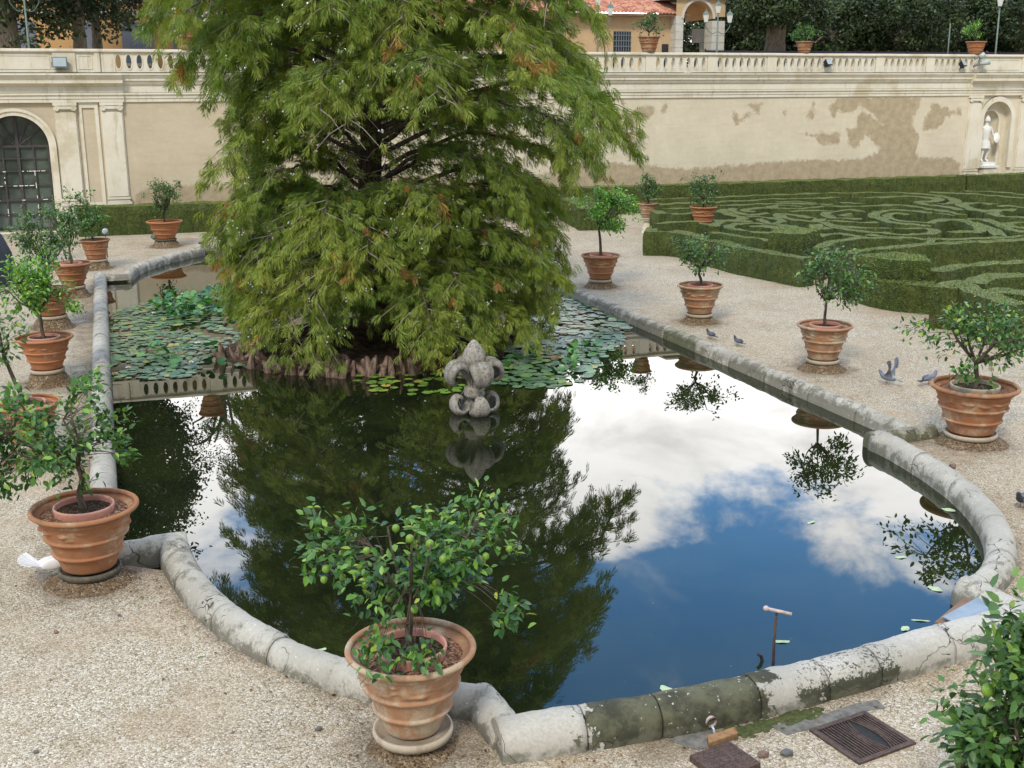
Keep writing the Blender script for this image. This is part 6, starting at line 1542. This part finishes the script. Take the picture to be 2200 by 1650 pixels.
mb.f = [(3, 2, 1, 0), (4, 5, 6, 7), (0, 1, 5, 4), (1, 2, 6, 5), (2, 3, 7, 6), (3, 0, 4, 7)]; tag(bevel(mb.obj('loose_brick', M_BRICK, None, (c.x, c.y, .0)), .01), 'orange brick lying between the outlet pipe and the iron cover', 'brick')
mb = MB(); rn = random.Random(5)   # moss cushion at the foot of the wet rim
for k in range(230):
    a = at(rn.uniform(1590, 1740), 0, 0) if False else None; px = rn.uniform(1560, 1760); py = 1578 - (px - 1560) * .24 + rn.gauss(0, 7); q = at(px, py, 0); r = rn.uniform(.008, .034); mb.ball((q.x, q.y, 0), (r * 1.6, r, r * .45), 8, 5)
tag(mb.obj('moss', plain('wet_moss', (.07, .085, .02), .8, 0, .5, 30), smooth=True), 'dark green moss at the foot of the wet front rim', 'moss', kind='stuff')
# loose stones
def stone(px, py, r, m, lab, cat='stone', sq=.6):
    p = at(px, py, 0); o = MB().ball((0, 0, 0), (r, r * .8, r * sq), 12, 8, fn=lambda d: 1 + .35 * mnoise.noise(d * 1.5 + Vector((px, py, 0)))).obj('loose_stone', m, None, (p.x, p.y, r * sq * .6), False); o.rotation_euler = (0, 0, px); tag(o, lab, cat)
M_STONEBR = plain('brown_stone', (.20, .13, .10), .85, 0, .3, 20); M_STONEGR = plain('grey_stone', (.13, .125, .12), .85, 0, .3, 20)
for a in [(1640, 1625, .045, M_STONEBR, 'brown angular stone just right of the square iron cover'), (1690, 1622, .05, M_STONEGR, 'flat grey stone left of the lower corner of the grate'), (121, 1360, .026, M_STONEBR, 'dark red pebble on the gravel below the left pot'), (256, 1323, .02, M_STONEGR, 'dark pebble between the left pot base and the curved rim'),
          (2046, 1005, .06, M_STONEBR, 'brown stone at the foot of the widest pot base'), (685, 1568, .03, M_STONEGR, 'dark pebble on the gravel left of the nearest pot'), (78, 1617, .022, M_STONEGR, 'small dark pebble at the bottom left corner'), (500, 1575, .015, M_STONEBR, 'tiny brown pebble on the gravel left of the curved rim'), (193, 1306, .022, M_SAUCER, 'pale pebble in front of the dark-saucered pot')]: stone(*a)
scrap('fallen_leaf', 431, 1409, .07, .03, M_GLEAF, 'small green leaf fallen on the gravel beside the left curved rim', 'leaf', .012)
# ground spots
p = at(337, 528, 0); root = empty('garden_spotlight', (p.x, p.y, 0), 'small green spotlight standing left of the far orange pot', 'spotlight')
MB().tube([(0, 0, 0), (0, 0, .2)], .02, 8).obj('stake', M_GREENPOST, root, smooth=True); MB().tube([(.04, .02, .18), (-.10, -.05, .34)], [.07, .10], 14).obj('lamp_head', M_GREENPOST, root, smooth=True)
p = at(435, 523, 0); tag(MB().lathe([(.14, 0), (.13, .03), (.06, .06), (.001, .065)], 20).obj('ground_light', M_IRONDK, None, (p.x, p.y, 0), True), 'round black light set in the gravel beyond the far left rim', 'ground light')
p = at(226, 499, .75); root = empty('pot_spotlight', (p.x, p.y, 0), 'round glass spotlight standing beside the narrow brown pot', 'spotlight')
MB().tube([(0, 0, 0), (0, 0, .7)], .018, 8).obj('stake', M_GREENPOST, root, smooth=True); MB().tube([(.05, .08, .72), (0, -.05, .78)], [.06, .10], 16).obj('lamp_head', M_LAMPBODY, root, smooth=True); MB().ball((0, -.055, .78), (.09, .03, .09), 14, 8).obj('glass', M_GLASS, root, smooth=True)
# black covered thing at the left edge
p = at(5, 610, 0); root = empty('covered_cart', (p.x - .35, p.y, 0), 'black cloth-covered shape cut by the left edge before the gate', 'cover')
mb = MB(); mb.lathe([(.75, 0), (.72, .3), (.62, .8), (.45, 1.25), (.25, 1.5), (.001, 1.55)], 28, fn=lambda a, z, r: .05 * r * sin(7 * a) + .03 * mnoise.noise(Vector((cos(a) * 3, sin(a) * 3, z * 2)))); mb.obj('cloth', M_TARP, root, smooth=True)

# ------------------------------------------------------------------ birds
M_PIG = plain('pigeon_grey', (.16, .18, .22), .6, 0, .3, 25); M_PIGDK = plain('pigeon_dark', (.04, .045, .06), .5, 0, .3, 25); M_DOVE = plain('white_feathers', (.80, .80, .80), .6, 0, .08, 20); M_FOOT = plain('red_foot', (.4, .10, .08), .6)
def pigeon(px, py, rz, lab, mb_=None, wings=False, white=False, sc=1.):
    p = at(px, py, 0); root = empty('pigeon' if not white else 'white_dove', (p.x, p.y, 0), lab, 'bird', None, rz); root.scale = (sc, sc, sc)
    bm_ = M_DOVE if white else (mb_ or M_PIG)
    ks = [(0, 0, .12), (.07, 0, .135), (.115, 0, .18), (.13, 0, .225), (-.07, 0, .11), (-.15, 0, .10), (.165, 0, .22)]; R_ = [(.058, .052), (.055, .050), (.032, .030), (.030, .028), (.042, .032), (.018, .030), (.006, .006)]
    me = bpy.data.meshes.new('body'); me.from_pydata(ks, [(0, 1), (1, 2), (2, 3), (0, 4), (4, 5), (3, 6)], []); o = bpy.data.objects.new('body', me); COL.objects.link(o); o.parent = root; me.materials.append(bm_)
    md = o.modifiers.new('skin', 'SKIN'); md.use_smooth_shade = True
    for i, r in enumerate(R_): me.skin_vertices[0].data[i].radius = r
    me.skin_vertices[0].data[0].use_root = True; s = o.modifiers.new('sub', 'SUBSURF'); s.levels = 2; s.render_levels = 2
    for sy in (-1, 1):
        mb = MB()
        if wings:
            n = 8
            for i in range(n):
                a = radians(35 + 70 * i / (n - 1)); L = .30 - .01 * abs(i - 4); b = len(mb.v); y0 = sy * .05
                mb.v += [(.04 - .02 * i, y0, .15), (.03 - .02 * i, y0 + sy * .003, .15), (.0 + .03 - .02 * i - L * cos(a) * .7, y0 + sy * .10, .15 + L * sin(a)), (.0 + .06 - .02 * i - L * cos(a) * .7, y0 + sy * .11, .16 + L * sin(a))]
                mb.f.append((b, b + 1, b + 2, b + 3))
            o2 = mb.obj('wing', bm_, root); o2.modifiers.new('sol', 'SOLIDIFY').thickness = .004
        else:
            mb.ball((-.03, sy * .046, .13), (.12, .018, .045), 12, 8); mb.obj('wing', bm_ if white else M_PIG, root, smooth=True)
        MB().tube([(.01, sy * .025, .09), (.0, sy * .025, .005), (.03, sy * .03, .004)], .005, 5).obj('leg', M_FOOT, root)
    mb = MB(); nt_ = 7
    for i in range(nt_):
        a = radians((-38 + 76 * i / (nt_ - 1)) * (1.3 if white else .35)); L = .15 if not white else .19; b = len(mb.v)
        d = Vector((-cos(a), sin(a), -.1 if not white else .45)); s_ = Vector((sin(a), cos(a), 0)) * .014
        q = Vector((-.11, 0, .105)); 
        for w_ in (q - s_ * .5, q + s_ * .5, q + d * L + s_ * 1.6, q + d * L - s_ * 1.6): mb.v.append(tuple(w_ + Vector((0, 0, .0015 * i))))
        mb.f.append((b, b + 1, b + 2, b + 3))
    o3 = mb.obj('tail', bm_ if white or wings else M_PIGDK, root); o3.modifiers.new('sol', 'SOLIDIFY').thickness = .004
pigeon(1905, 826, radians(120), 'grey pigeon with raised wings on the gravel by the widest pot', M_PIG, wings=True)
pigeon(1997, 827, radians(10), 'pale grey pigeon pecking just left of the widest pot', M_PIG)
pigeon(1585, 743, radians(100), 'small dark pigeon on the gravel between the second and third pots', M_PIGDK, sc=.8)
pigeon(1526, 728, radians(100), 'dark pigeon half hidden behind the right rim', M_PIGDK, sc=.8)
pigeon(2196, 1092, radians(200), 'dark pigeon at the right edge of the picture', M_PIGDK)
pigeon(128, 1238, radians(10), 'white dove with fanned tail beside the left front pot base', white=True, sc=1.25)
V = []; 
for _ in range(2600):
    if random.random() < .55:
        i = random.randrange(len(ring)); a, b = ring[i], ring[(i + 1) % len(ring)]; u = random.random(); x = a[0] + (b[0] - a[0]) * u; y = a[1] + (b[1] - a[1]) * u
        x += random.gauss(0, .34); y += random.gauss(0, .34)
    elif random.random() < .5:
        q = random.choice(POTS); a = random.uniform(0, 6.28); r = random.uniform(.3, .9); x, y = q[1] + r * cos(a), q[2] + r * sin(a)
    else: x, y = random.uniform(-3.5, 15), random.uniform(5, 38)
    if inpoly(x, y, ring) or segdist(np.array([x]), np.array([y]), ring)[0] < .19: continue
    V.append((x, y, .012))
C = np.array(V); n = len(C); D_ = rvec(n); D_[:, 2] *= .15; VV, TT = leaf_batch(C, D_, np.tile([0, 0, 1.], (n, 1)) + rvec(n) * .3, RNG.uniform(.015, .05, n), RNG.uniform(.010, .026, n))
M_LITTER = mat('dry_litter', m_leaf([(0, (.05, .03, .015)), (.5, (.16, .09, .04)), (.85, (.28, .18, .08)), (1, (.16, .20, .05))], .8, 0, None, .1))
tag(np_obj('leaf_litter', VV, TT, M_LITTER), 'small brown dry leaves and twigs strewn on the gravel along the pond rim', 'litter', kind='stuff')
print('objects', len(bpy.data.objects))
